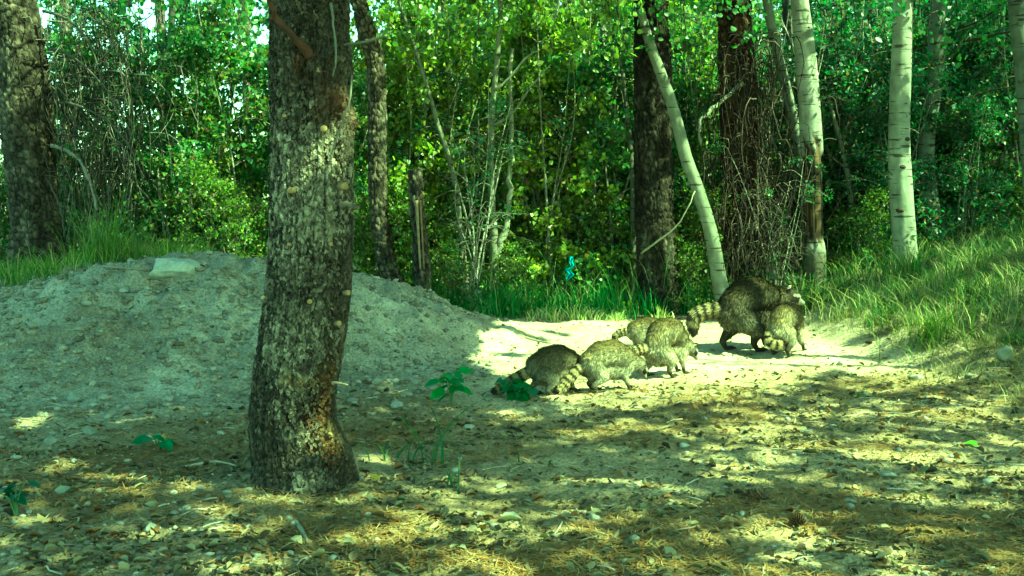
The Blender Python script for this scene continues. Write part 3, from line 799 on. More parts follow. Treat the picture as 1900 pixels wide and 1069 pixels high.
def build_shade_canopy():
    rs = np.random.RandomState(3)
    n = 150000
    u = rs.uniform(-7.5, 7.5, n); v = rs.uniform(.6, 16, n)
    u = np.append(u, rs.uniform(-4.6, .6, 26000)); v = np.append(v, rs.uniform(3.4, 8.4, 26000)); n = len(u)
    # leaves are put only where shade is wanted
    keep = ~lit(u, v)
    fore = np.maximum(sstep(5.3, 4.6, v) * (.35 + .65 * sstep(-1.4, -.3, u)), sstep(6.6, 5.8, v) * sstep(-.2, .3, u))
    keep &= rs.rand(n) > .64 * fore
    keep &= rs.rand(n) > .88 * ((v > 8.5) & (u < .8))
    keep &= rs.rand(n) > .60 * ((v > 8.3) & (u >= 1.2))
    u, v = u[keep], v[keep]; n = len(u)
    hmin = np.maximum(3.6, 1.15 + .205 * (v + 2.5))
    h = hmin + rs.uniform(0, 2.6, n)
    pos = np.stack([u, v, 0 * u], 1) + S[None] * (h / S[2])[:, None]
    L = rs.uniform(.09, .15, n)
    # hold every leaf's shadow on the spot asked for
    D = rdir(n, rs); N_ = norm(rdir(n, rs) * .9 + S)
    D = norm(D - N_ * (D * N_).sum(1, keepdims=True))
    col = np.array([.055, .10, .03]) * rs.uniform(.6, 1.4, (n, 1))
    tops = np.array([t[1] for t in ALL_TRUNKS])
    dist = np.stack([np.hypot(pos[:, 0] - t[0], pos[:, 1] - t[1]) for t in tops])
    own = dist.argmin(0)
    for k, (root, top) in enumerate(ALL_TRUNKS):
        s = own == k
        if s.sum() < 20: continue
        V, q, c = leafset(pos[s] - D[s] * L[s][:, None] * .45, D[s], N_[s], L[s], L[s] * .8, col[s])
        add('shade_crown', mkmesh('shade_crown', V - np.array(root.location), [q], c, False), M_leaf, root)
        a = Acc()
        idx = np.nonzero(s)[0]
        for m in rs.choice(idx, min(14, len(idx)), False):
            e = pos[m]
            if np.hypot(e[0] - top[0], e[1] - top[1]) > 4: continue
            b = np.array([top[0], top[1], min(top[2], max(3.4, e[2] - 1.4))])
            V, q, t = tube(resample([b, (b + e) / 2 + [0, 0, .25], e], 8), np.linspace(.03, .006, 8), 5)
            a.put(V, q, t, (.3, .29, .22))
        if a.n: add('limbs', a.mesh('limbs', root.location), M_bark, root)
build_shade_canopy()

# ------------------------------------------------------------------ understory thicket
def plant_proto(seed, hgt, spread, nstem, nleaf, leafL, green, droop=.15, leafW=.8, hex_=False, bare=.0):
    rs = np.random.RandomState(seed)
    st = Acc(); pts = []; wts = []; dirs = []
    for k in range(nstem):
        az = rs.uniform(0, 2 * np.pi); lean = rs.uniform(.1, 1) * spread
        tp = np.array([math.cos(az) * lean, math.sin(az) * lean, hgt * rs.uniform(.7, 1)])
        b = np.array([rs.normal(0, .08), rs.normal(0, .08), -.06])
        p = resample([b, b + (tp - b) * .35 * [.5, .5, 1] + rs.normal(0, .05, 3), b + (tp - b) * .7 * [.85, .85, 1] + rs.normal(0, .06, 3), tp], 16)
        V, q, t = tube(p, np.linspace(.016, .004, 16) * rs.uniform(.6, 1.2), 6)
        st.put(V, q, t, np.array([.16, .155, .12]) * rs.uniform(.4, 2.0))
        for m in range(rs.randint(13, 19)):
            i = rs.randint(1, 16); az2 = rs.uniform(0, 2 * np.pi); ln = rs.uniform(.25, .75) * (1.1 - i / 22)
            d = np.array([math.cos(az2), math.sin(az2), rs.uniform(-.1, .6)])
            e = p[i] + d * ln + [0, 0, -droop * ln]
            pp = resample([p[i], p[i] + d * ln * .5 + [0, 0, .04], e], 8)
            V, q, t = tube(pp, np.linspace(.005, .0018, 8), 4, False)
            st.put(V, q, None, np.array([.13, .12, .09]) * rs.uniform(.4, 2.0))
            if rs.rand() > bare:
                pts.append(pp[2:]); 
                for s_ in range(3):
                    i2 = rs.randint(2, 8); d2 = norm(d + rs.normal(0, .8, 3)); e2 = pp[i2] + d2 * ln * .4
                    p2 = resample([pp[i2], (pp[i2] + e2) / 2, e2], 5); pts.append(p2)
                    V, q, t = tube(p2, np.linspace(.0025, .0012, 5), 3, False); st.put(V, q, None, (.12, .1, .07))
    pts = np.concatenate(pts)
    i = rs.randint(0, len(pts), nleaf)
    pos = pts[i] + rs.normal(0, .035, (nleaf, 3))
    D = norm(rdir(nleaf, rs) + [0, 0, -.35]); N_ = rdir(nleaf, rs)
    L = leafL * rs.uniform(.6, 1.25, nleaf)
    clump = .7 + .55 * (vnoise(pos[:, 0] * 3, pos[:, 1] * 3, pos[:, 2] * 3, seed) + .3)
    col = np.array(green) * (clump * rs.uniform(.65, 1.4, nleaf))[:, None]
    yel = (rs.rand(nleaf) < .10)[:, None]
    col = np.where(yel, col * [1.9, 1.4, .9], col)
    brn = (rs.rand(nleaf) < .05)[:, None]
    col = np.where(brn, np.array([.20, .13, .06]) * rs.uniform(.6, 1.3, (nleaf, 1)), col)
    if hex_: V, q, c = leafhex(pos, D, N_, L, L * leafW, col, .08)
    else: V, q, c = leafset(pos, D, N_, L, L * leafW, col)
    return st.mesh('stem'), mkmesh('foliage', V, [q], c, False)

GR1 = (.080, .160, .050); GR2 = (.135, .200, .045); GR3 = (.045, .110, .045); GR4 = (.19, .245, .05)
PROT = {
    'a': plant_proto(1, 2.6, .55, 5, 5500, .052, GR1), 'b': plant_proto(2, 2.9, .7, 6, 6000, .048, GR2, hex_=False),
    'c': plant_proto(3, 2.4, .6, 7, 6000, .055, GR3, leafW=.5), 'd': plant_proto(4, 3.1, .5, 4, 5000, .056, GR4, leafW=.9),
    'e': plant_proto(5, 1.4, .5, 8, 3600, .050, GR2), 'f': plant_proto(6, 2.6, .8, 9, 900, .045, GR3, bare=.7),
    'g': plant_proto(7, 4.8, 1.4, 8, 7000, .085, GR2), 'h': plant_proto(8, 5.2, 1.5, 8, 7000, .09, GR3),
}
KIND = {'a': ('aspen_shrub', 'leafy green shrub of round leaves in the thicket behind the track', 'leafy shrubs of the thicket'),
        'b': ('aspen_shrub', 'leafy green shrub of round leaves in the thicket behind the track', 'leafy shrubs of the thicket'),
        'c': ('willow_shrub', 'dark narrow-leaved shrub filling the thicket', 'narrow-leaved shrubs of the thicket'),
        'd': ('young_aspen', 'young aspen with yellow-green round leaves in the thicket', 'young aspens of the thicket'),
        'e': ('low_shrub', 'low leafy shrub at the foot of the thicket', 'low shrubs at the foot of the thicket'),
        'f': ('bare_shrub', 'nearly bare twiggy shrub in the thicket', 'bare twiggy shrubs of the thicket'),
        'g': ('broadleaf_tree', 'broadleaf tree in full leaf beyond the thicket', 'leafy trees beyond the thicket'),
        'h': ('broadleaf_tree', 'broadleaf tree in full leaf beyond the thicket', 'leafy trees beyond the thicket')}
MARKS = [(30, 'the left dark pine'), (170, 'the drooping dead twigs at left'), (320, 'the pale boulder'), (420, 'the bare mound crest'), (575, 'the large near pine'), (700, 'the crooked lit pine'), (780, 'the short broken snag'), (866, 'the slender curved sapling'), (916, 'the forked young aspen'), (1060, 'the turquoise scrap'), (1222, 'the near-black pine'), (1330, 'the leaning broken aspen'), (1385, 'the twig-draped spruce'), (1512, 'the torn white aspen'), (1590, 'the thin sunlit stem'), (1676, 'the straight pale aspen'), (1735, 'the darker grey aspen'), (1850, 'the grassy bank top'), (1925, 'the aspen at the right edge')]
ADJ = {'a': 'leafy green shrub', 'b': 'spreading yellow-green shrub', 'c': 'dark narrow-leaved shrub', 'd': 'bright-leaved young aspen', 'e': 'low leafy shrub', 'f': 'nearly bare shrub', 'g': 'broad leafy tree', 'h': 'dark leafy tree'}
USED = set()
def shrub_label(k, x, y):
    px = 950 + x / y * F
    row = 'close' if y < 9.55 else 'second row' if y < 10.9 else 'a little deeper' if y < 12.4 else 'deep in the wood' if y < 14.2 else 'far back' if y < 16.5 else 'beyond the thicket' if y < 20 else 'in the distance' if y < 24 else 'at the farthest edge'
    for off in sorted(MARKS, key=lambda m: abs(m[0] - px))[:6]:
        rel = 'behind' if abs(off[0] - px) < 22 else ('left of' if px < off[0] else 'right of')
        if px < -10: rel = 'past'
        if px > 1960: rel = 'beyond'
        lb = '%s %s, %s %s' % (ADJ[k], row, rel, off[1])
        if lb not in USED: break
    USED.add(lb)
    return lb
def put_plant(k, x, y, s=1.0, rz=0.0, sz=None):
    nm, _, gp = KIND[k]
    lb = shrub_label(k, x, y)
    t = thing(nm, (x, y, float(height(x, y))), lb, 'tree' if k in 'gh' else 'shrub', gp, rz)
    t.scale = (s, s, sz or s)
    st, fo = PROT[k]
    add('stem', st, M_bark, t); add('foliage', fo, M_leaf, t)
    return t
rs = np.random.RandomState(12)
def xr(px, d): return (px - 950) / F * d
# near row: px, distance, kind, scale
for px, d, k, s in [(175, 8.7, 'a', .85), (250, 9.3, 'c', 1.0), (330, 8.8, 'a', .9), (420, 9.0, 'b', .95), (540, 9.4, 'a', 1), (660, 9.0, 'a', .85), (620, 8.6, 'b', .6),
                    (735, 9.2, 'd', .9), (790, 9.6, 'b', .95), (850, 9.3, 'd', .9), (905, 9.9, 'd', 1.0), (960, 9.5, 'd', .95), (1020, 10.0, 'b', 1.0), (1070, 9.4, 'd', 1.0), (1130, 9.3, 'a', 1.0), (1160, 9.9, 'b', 1.0),
                    (1260, 9.5, 'c', 1.0), (1300, 9.6, 'b', .95), (1290, 10.6, 'd', 1.0), (1450, 10.0, 'c', 1.0), (1550, 9.8, 'c', 1.1), (1620, 9.9, 'f', 1.0), (1640, 10.2, 'a', 1.0), (1700, 10.0, 'c', 1.0), (1790, 9.8, 'c', 1.1), (1860, 9.4, 'c', 1.1), (1920, 9.9, 'c', 1.1), (1780, 10.8, 'a', 1.1),
                    (690, 8.6, 'e', .7), (760, 8.8, 'e', .7), (830, 8.9, 'e', .6), (1000, 9.4, 'e', .7), (1090, 9.2, 'e', .7), (1280, 9.1, 'e', .7), (120, 8.9, 'f', .9), (210, 8.8, 'f', .8), (430, 8.5, 'e', .55), (390, 8.6, 'e', .6), (1440, 9.5, 'f', .9), (1580, 9.6, 'f', .9), (1010, 9.2, 'f', .8), (740, 9.0, 'f', .8), (870, 9.2, 'f', .8), (1110, 9.4, 'f', .8)]:
    put_plant(k, xr(px, d), d, s, rs.uniform(0, 6.28))
for px, d, s_, k in [(835, 8.5, .38, 'e'), (960, 8.6, .4, 'e'), (1290, 8.7, .4, 'e'), (890, 8.45, .7, 'f'), (1440, 8.5, .5, 'f'), (660, 8.5, .4, 'e'), (750, 8.6, .35, 'e'), (1010, 9.0, .8, 'd'), (745, 9.0, .8, 'd'), (1600, 8.9, .5, 'e'), (1660, 9.0, .8, 'c'), (1790, 9.0, .6, 'c')]:
    put_plant(k, xr(px, d), d, s_, rs.uniform(0, 6.28))
for px in np.arange(640, 1560, 62):
    d = rs.uniform(9.15, 9.6)
    put_plant('e', xr(px + rs.uniform(-20, 20), d), d, rs.uniform(.45, .7), rs.uniform(0, 6.28))
for px in np.arange(-20, 480, 70):
    put_plant('e', xr(px + rs.uniform(-20, 20), 9.3), rs.uniform(9.1, 9.6), rs.uniform(.55, .8), rs.uniform(0, 6.28))
for px in np.arange(1500, 1960, 60):
    put_plant('e', xr(px + rs.uniform(-20, 20), 9.6), rs.uniform(9.5, 9.9), rs.uniform(.6, .9), rs.uniform(0, 6.28))
def px_(x, d): return 950 + x / d * F
for d, step, ks in [(11.6, .62, 'abcdf'), (13.2, .8, 'abcdf'), (15.0, .95, 'abcd')]:
    hw = d * .53 + .6
    for x in np.arange(-hw, hw, step):
        if d < 12 and x < -1.3 and rs.rand() < .5: continue
        if x < -1.5 and (abs(px_(x, d) - 470) < 28 or px_(x, d) < 62): continue
        k = ks[rs.randint(len(ks))]
        if x > 2.2: k = 'cabcf'[rs.randint(5)]
        if -1.5 < x < 1.6 and k == 'c': k = 'd'
        if x < -2.6 and rs.rand() < .55: continue
        put_plant(k, x + rs.uniform(-.25, .25), d + rs.uniform(-.6, .6), rs.uniform(.85, 1.25), rs.uniform(0, 6.28))
for d, step in [(18, 1.7), (21.5, 1.9), (26, 2.4)]:
    hw = d * .55 + 1
    for x in np.arange(-hw, hw, step):
        if x < -2.2 and rs.rand() < .8: continue
        put_plant('gh'[rs.randint(2)], x + rs.uniform(-.6, .6), d + rs.uniform(-.8, .8), rs.uniform(.8, 1.15), rs.uniform(0, 6.28))
# dark far trunks between them
for px, w, d, c in [(120, 26, 13, (.08, .07, .05)), (205, 14, 12, (.1, .1, .07)), (300, 20, 14, (.07, .06, .05)), (455, 18, 13, (.09, .08, .06)), (1060, 20, 12.5, (.12, .11, .08)), (1110, 16, 11.6, (.2, .19, .14)), (1030, 12, 14, (.1, .09, .07)), (830, 14, 13, (.09, .08, .06)), (1460, 24, 12, (.05, .045, .035)), (1620, 22, 13, (.05, .045, .035)), (1820, 26, 13.5, (.05, .045, .035)), (770, 16, 14.5, (.1, .09, .07)), (1140, 14, 13.5, (.1, .09, .07))]:
    g0 = 380 + .9 / d * F
    finish(trunk_tree('forest_tree', '%s dark trunk deep in the forest, nearest %s' % ('thick' if w > 20 else 'slender', min(MARKS, key=lambda m_: abs(m_[0] - px))[1]), [(px + rs.uniform(-15, 15), -60, w * .8), (px + 4, 200, w * .9), (px, g0, w)], d, kind='pine', ns=20, col=c, shade_crown=False, top=6, group='dark trunks deep in the forest'))
# leafy boughs hanging into the top of the view from the crowns
def bough(root, px, py0, py1, d, n, leafL, green, seed, spread=60):
    rs = np.random.RandomState(seed); st = Acc(); pts = []
    for k in range(n):
        x0 = px + rs.normal(0, spread * .5); b = P(x0, py0 - 60, d + rs.uniform(-.3, .3)); e = P(x0 + rs.normal(0, spread * .6), rs.uniform(py0, py1), d + rs.uniform(-.3, .3))
        p = resample([b, (b + e) / 2 + rs.normal(0, .06, 3), e], 10); pts.append(p)
        V, q, t = tube(p, np.linspace(.006, .0015, 10), 4, False); st.put(V, q, None, (.05, .045, .03))
    pts = np.concatenate(pts); m = n * 26; i = rs.randint(0, len(pts), m)
    pos = pts[i] + rs.normal(0, .05, (m, 3)); L = leafL * rs.uniform(.6, 1.2, m)
    col = np.array(green) * rs.uniform(.6, 1.4, (m, 1))
    V, q, c = leafhex(pos, norm(rdir(m, rs) + [0, 0, -.5]), rdir(m, rs), L, L * .8, col, .06)
    add('bough', st.mesh('bough', root.location), M_bark, root); add('bough_leaves', mkmesh('bough_leaves', V - np.array(root.location), [q], c, False), M_leaf, root)
for k, (rt, px, a, b, d, n, g, sp) in enumerate([(BP['root'], 1215, -30, 110, 8.3, 14, GR1, 60), (BP['root'], 1130, -30, 130, 8.2, 14, GR4, 70), (DC['root'], 1340, -30, 90, 8.5, 14, GR1, 60), (DC['root'], 1020, -30, 60, 8.4, 14, GR4, 90),
        (T3['root'], 1640, -20, 60, 8.2, 6, GR3, 30), (T4['root'], 1760, -20, 140, 8.6, 16, GR3, 60), (T4['root'], 1840, -20, 120, 8.5, 12, GR1, 60), (LP['root'], 420, -20, 110, 8.0, 16, GR1, 70), (LP['root'], 250, -20, 70, 8.0, 10, GR1, 90), (LP['root'], 760, -20, 90, 8.2, 12, GR2, 60), (DC['root'], 890, -20, 60, 8.3, 10, GR4, 60), (T4['root'], 1560, -20, 90, 8.9, 8, GR3, 40)]):
    bough(rt, px, a, b, d, n, .055, g, 300 + k, sp)
# the forest behind as one mass
def far_wood():
    rs = np.random.RandomState(77)
    n = 60000
    x = rs.uniform(-34, 34, n); y = rs.uniform(30, 42, n); z = rs.uniform(0, 9, n) + 0 * x
    keep = (fbm(x * .5, y * .5, z * .5, 8, 3) > np.where(x < -4, .7, -.4))
    x, y, z = x[keep], y[keep], z[keep]; n = len(x)
    col = np.array([.07, .11, .03]) * rs.uniform(.5, 1.4, (n, 1))
    V, q, c = leafset(np.stack([x, y, z], 1), rdir(n, rs), norm(rdir(n, rs) + [0, 0, .6]), rs.uniform(.2, .38, n), rs.uniform(.15, .3, n), col)
    add('far_forest', mkmesh('far_forest', V, [q], c, False), M_leaf, kind='stuff', label='distant forest foliage closing the view', category='forest')
far_wood()

# ------------------------------------------------------------------ grass
def blades(n, xf, hgt, wid, colf, seed, name, lean=.5, props=None, flat=0.0, segs=3):
    rs = np.random.RandomState(seed)
    x, y = xf(rs, n); n = len(x)
    z = height(x, y) - .01
    h = hgt * rs.uniform(.3, 1.2, n) * (1 + .45 * fbm(x * 4, y * 4, 0, seed, 2)).clip(.35, 1.7); az = rs.uniform(0, 2 * np.pi, n)
    ln = h * (rs.uniform(.1, 1, n) * lean + flat)
    w = wid * rs.uniform(.7, 1.3, n); wa = az + np.pi / 2 + rs.normal(0, .5, n)
    sd = np.stack([np.cos(wa), np.sin(wa), 0 * wa], 1)
    rows = []
    ts = np.linspace(0, 1, segs + 1)
    for t in ts:
        cpt = np.stack([x + np.cos(az) * ln * t ** 1.8, y + np.sin(az) * ln * t ** 1.8, z + h * (t - (.30 * lean + .3 * flat) * t ** 2.6)], 1)
        ww = (w * (1 - .93 * t ** 1.5))[:, None] * .5
        rows += [cpt - sd * ww, cpt + sd * ww]
    V = np.stack(rows, 1).reshape(-1, 3); k = len(rows)
    b = np.arange(n)[:, None] * k
    q = np.concatenate([b + np.array([[2 * i, 2 * i + 1, 2 * i + 3, 2 * i + 2]]) for i in range(segs)])
    col = np.repeat(colf(rs, x, y, n), k, 0)
    o = add(name, mkmesh(name, V, [q], col, False), M_grass)
    o['kind'] = 'stuff'
    for a, b_ in (props or {}).items(): o[a] = b_
    return o
def gcol(green, straw, p):
    def f(rs, x, y, n):
        s = (rs.rand(n) < p)[:, None]
        return np.where(s, np.array(straw), np.array(green)) * rs.uniform(.6, 1.4, (n, 1))
    return f
def reg_bank(rs, n):
    x = rs.uniform(1.6, 5.2, n); y = rs.uniform(4.4, 9.4, n)
    d = sstep(.0, .55, x - 2.15 - .3 * vnoise(x * 1.5, y * 1.5, 0, 33) - .35 * sstep(6.5, 5, y)) * sstep(4.6, 5.6, y)
    d = np.maximum(d * (.35 + .65 * (fbm(x * 2, y * 2, 0, 34, 3) > -.15)), .8 * sstep(7.6, 8.1, y) * sstep(1.75, 2.0, x))
    k = rs.rand(n) < d; return x[k], y[k]
blades(24000, reg_bank, .27, .0052, gcol((.055, .12, .03), (.34, .32, .15), .45), 41, 'bank_grass', 1.3, dict(label='green and straw grass covering the bank at right', category='grass'))
def reg_bankdry(rs, n):
    x = rs.uniform(1.9, 4.6, n); y = rs.uniform(4.2, 7.6, n)
    d = sstep(-.1, .6, x - 2.15 - .35 * fbm(x * 2.5, y * 2.5, 0, 33, 3)) * sstep(4.2, 4.9, y) * (.4 + .6 * (fbm(x * 1.7, y * 1.7, 0, 35, 3) > 0))
    k = rs.rand(n) < d; return x[k], y[k]
blades(26000, reg_bankdry, .20, .004, gcol((.26, .24, .12), (.09, .10, .04), .42), 42, 'dry_bank_grass', .6, dict(label='matted dry straw grass on the lower bank at right', category='grass'), flat=.9)
def reg_back(rs, n):
    x = rs.uniform(-.75, 2.6, n); y = 8.05 + 1.7 * rs.rand(n)
    k = rs.rand(n) < (.25 + .75 * (fbm(x * 2.2, y * 2.2, 0, 36, 2) > -.2)) * sstep(8.1, 8.5, y + .28 * fbm(x * 3, y, 0, 1, 3))
    return x[k], y[k]
blades(12000, reg_back, .30, .006, gcol((.045, .15, .035), (.25, .30, .10), .10), 43, 'tall_grass', .8, dict(label='tall grass along the far edge of the track', category='grass'), segs=4)
def reg_mid(rs, n):
    x = rs.uniform(-.7, 3.4, n); y = rs.uniform(8.5, 10.4, n)
    k = rs.rand(n) < (.2 + .8 * (fbm(x * 1.9, y * 1.9, 0, 46, 2) > -.1)); return x[k], y[k]
blades(4500, reg_mid, .62, .006, gcol((.10, .20, .06), (.30, .32, .15), .35), 47, 'meadow_stems', .9, dict(label='long pale grass stems standing in front of the thicket', category='grass'), segs=4)
def reg_crest(rs, n):
    x = rs.uniform(-3.9, -1.9, n); y = rs.uniform(6.3, 7.6, n)
    k = rs.rand(n) < sstep(-1.9, -2.35, x + .2 * vnoise(x * 5, y * 5, 0, 48)) * sstep(6.35, 6.7, y + .2 * vnoise(x * 4, y * 4, 0, 49)); return x[k], y[k]
blades(5500, reg_crest, .22, .0045, gcol((.13, .20, .03), (.36, .32, .13), .4), 48, 'crest_grass', .9, dict(label='yellow-green grass fringing the left crest of the mound', category='grass'))
def reg_edge(rs, n):
    x = rs.uniform(-.35, 1.25, n); y = rs.uniform(8.0, 8.4, n)
    k = rs.rand(n) < (fbm(x * 4, y * 4, 0, 37, 2) > -.1); return x[k], y[k]
blades(1500, reg_edge, .15, .009, gcol((.30, .36, .13), (.55, .52, .30), .4), 44, 'pale_edge_grass', .9, dict(label='pale bleached grass tips where the track meets the thicket', category='grass'))
def reg_left(rs, n):
    x = rs.uniform(-4.3, -1.9, n); y = rs.uniform(5.6, 8.6, n)
    px = 950 + x / y * F
    d = sstep(.0, .25, -2.05 - x - .0 + .25 * (y - 6.9)) * sstep(6.15, 6.5, y + .15 * vnoise(x * 3, y * 3, 0, 38) + sstep(-2.9, -3.4, x) * .35)
    k = rs.rand(n) < d * (.4 + .6 * (fbm(x * 2, y * 2, 0, 39, 2) > -.2)); return x[k], y[k]
blades(11000, reg_left, .17, .005, gcol((.07, .12, .022), (.28, .25, .10), .25), 45, 'mound_grass', .8, dict(label='olive grass growing over the back of the mound at left', category='grass'))

def tuft(name, x, y, n, hgt, spread, label, cat, wid, col, straw, p, lean=.8, seed=0, group=None, segs=4, flat=0.):
    z0 = float(height(x, y))
    rs0 = np.random.RandomState(seed)
    def rg(rs, m):
        a = rs.uniform(0, 6.28, m); r = np.abs(rs.normal(0, spread, m)); return x + r * np.cos(a), y + r * np.sin(a)
    o = blades(n, rg, hgt, wid, gcol(col, straw, p), 100 + seed, name, lean, None, flat, segs)
    del o['kind']
    me = o.data; co = np.empty(len(me.vertices) * 3, np.float32); me.vertices.foreach_get('co', co)
    co = co.reshape(-1, 3) - np.array([x, y, z0], np.float32); me.vertices.foreach_set('co', co.ravel()); me.update()
    o.location = (x, y, z0)
    o['label'] = label; o['category'] = cat
    if group: o['group'] = group
    return o
tuft('grass_tuft', -2.55, 6.7, 900, .46, .12, 'bushy olive grass tuft on the mound crest beside the boulder', 'grass', .0045, (.11, .16, .03), (.2, .19, .1), .3, 1.0, 1)
tuft('grass_tuft', -2.46, 6.55, 160, .12, .07, 'flattened dead grass tuft drooping down the mound crest', 'grass', .003, (.2, .19, .14), (.14, .13, .1), .5, 1.0, 2, flat=1.4)
for k, (px, py, n, hh, sp, lb) in enumerate([(1725, 630, 260, .24, .12, 'yellow-green grass tuft at the foot of the bank'), (1640, 600, 180, .18, .12, 'small green grass tuft where the track meets the bank'),
        (1800, 560, 220, .22, .14, 'dark green tuft high on the bank'), (1500, 575, 160, .22, .08, 'green grass tuft just right of the smaller front raccoon'), (1560, 545, 200, .26, .12, 'tall grass tuft below the torn white aspen'), (1690, 520, 160, .30, .10, 'long grass tuft at the base of the straight pale aspen'), (1880, 640, 120, .13, .08, 'low dark grass tuft above the pale rock')]):
    g = G(px, py)
    tuft('grass_tuft', g[0], g[1], n, hh, sp, lb, 'grass', .006, (.10, .16, .028) if k == 0 else (.05, .11, .025), (.33, .32, .12), .18, .9, 10 + k)
# sparse lone grasses in front
for k, (px, py, n, hh, lb) in enumerate([(800, 860, 11, .30, 'tall sparse broad-bladed grass right of the large pine'), (722, 850, 5, .20, 'small sparse grass sprout beside the large pine foot'), (838, 905, 6, .16, 'short grass sprout in front of the tall sparse grass'), (1010, 870, 4, .10, 'tiny grass sprout in the litter at centre')]):
    g = G(px, py); tuft('grass_sprout', g[0], g[1], n, hh, .06, lb, 'grass', .0075, (.035, .085, .032), (.07, .11, .045), .2, 1.7, 30 + k, segs=6)

# ------------------------------------------------------------------ broad-leaved seedlings
def seedling(px, py, hgt, nleaf, leafL, label, seed, green=(.05, .14, .035), spread=.5, nst=3):
    rs = np.random.RandomState(seed); g = G(px, py)
    root = thing('seedling', g, label, 'plant')
    st = Acc(); k = 0
    tips = []
    for s in range(nst):
        az = rs.uniform(0, 6.28); tp = np.array([math.cos(az) * spread * hgt * rs.uniform(.3, 1), math.sin(az) * spread * hgt * rs.uniform(.3, 1), hgt * rs.uniform(.6, 1)])
        p = resample([[0, 0, -.01], tp * [.3, .3, .6], tp], 8); V, q, t = tube(p, np.linspace(.003, .0015, 8), 5); st.put(V, q, t, (.10, .16, .06)); tips.append(p)
    add('stem', st.mesh('stem'), M_grass, root)
    for i in range(nleaf):
        p = tips[i % nst]; b = p[-1 - (i // nst) % 6]
        az = i * 2.4 + rs.uniform(-.3, .3); D = np.array([[math.cos(az), math.sin(az), rs.uniform(-.75, .25)]]); L = leafL * rs.uniform(.7, 1.15)
        c = np.array([green]) * rs.uniform(.75, 1.3)
        b2 = b + D[0] * L * .2
        V, q, c = leafhex(b2[None], D, norm(np.array([[rs.normal(0, .3), -.35 + rs.normal(0, .3), 1.]])), np.array([L]), np.array([L * .72]), c, .10)
        add('leaf', mkmesh('leaf', V, [q], c, False), M_leaf, root)
seedling(838, 752, .17, 20, .075, 'bright green broad-leaved seedling standing alone left of the raccoons', 1, (.055, .17, .03), .35, 4)
seedling(962, 742, .11, 34, .068, 'low mat of green heart-shaped leaves under the left raccoon tail', 2, (.035, .12, .028), 1.3, 6)
seedling(292, 832, .06, 6, .075, 'small bright green seedling on the ground left of the large pine', 3, (.04, .14, .05), .5, 2)
seedling(1590, 738, .03, 4, .04, 'tiny green seedling on the right side of the track', 4, (.04, .12, .04), .5, 2)
seedling(30, 960, .10, 16, .045, 'dark feathery weed in the lower left corner', 5, (.02, .06, .03), .9, 5)
# ------------------------------------------------------------------ raccoons
def capsule(p0, p1, r0, r1, nu=18, nv=10):
    p0, p1 = np.asarray(p0, float), np.asarray(p1, float)
    d = p1 - p0; L = np.linalg.norm(d); d = d / max(L, 1e-9)
    ref = np.array([0, 0, 1.0]) if abs(d[2]) < .9 else np.array([1.0, 0, 0])
    a = norm(np.cross(d, ref)); b = np.cross(d, a)
    rows = []
    lat = np.concatenate([np.linspace(-np.pi / 2 + .15, 0, nv // 2), np.linspace(0, np.pi / 2 - .15, nv // 2)])
    th = np.linspace(0, 2 * np.pi, nu, endpoint=False)
    for i, l in enumerate(lat):
        c, r = (p0, r0) if i < nv // 2 else (p1, r1)
        rows.append(c + d * r * math.sin(l) + r * math.cos(l) * (np.cos(th)[:, None] * a + np.sin(th)[:, None] * b))
    V = np.vstack(rows + [p0 - d * r0, p1 + d * r1]); n = len(lat)
    i = np.arange(n - 1)[:, None] * nu; j = np.arange(nu)[None]; k = (j + 1) % nu
    q = np.stack([i + j, i + k, i + nu + k, i + nu + j], -1).reshape(-1, 4)
    e = (n - 1) * nu
    t = np.vstack([np.stack([e + j[0], e + k[0], np.full(nu, n * nu + 1)], -1), np.stack([k[0], j[0], np.full(nu, n * nu)], -1)])
    return V, q, t

def ellips(c, ax, r3):
    """ellipsoid with axes matrix ax rows"""
    V, q, t = capsule([0, 0, -1e-6], [0, 0, 1e-6], 1, 1)
    return np.asarray(c) + (V * np.asarray(r3)) @ np.asarray(ax), q, t

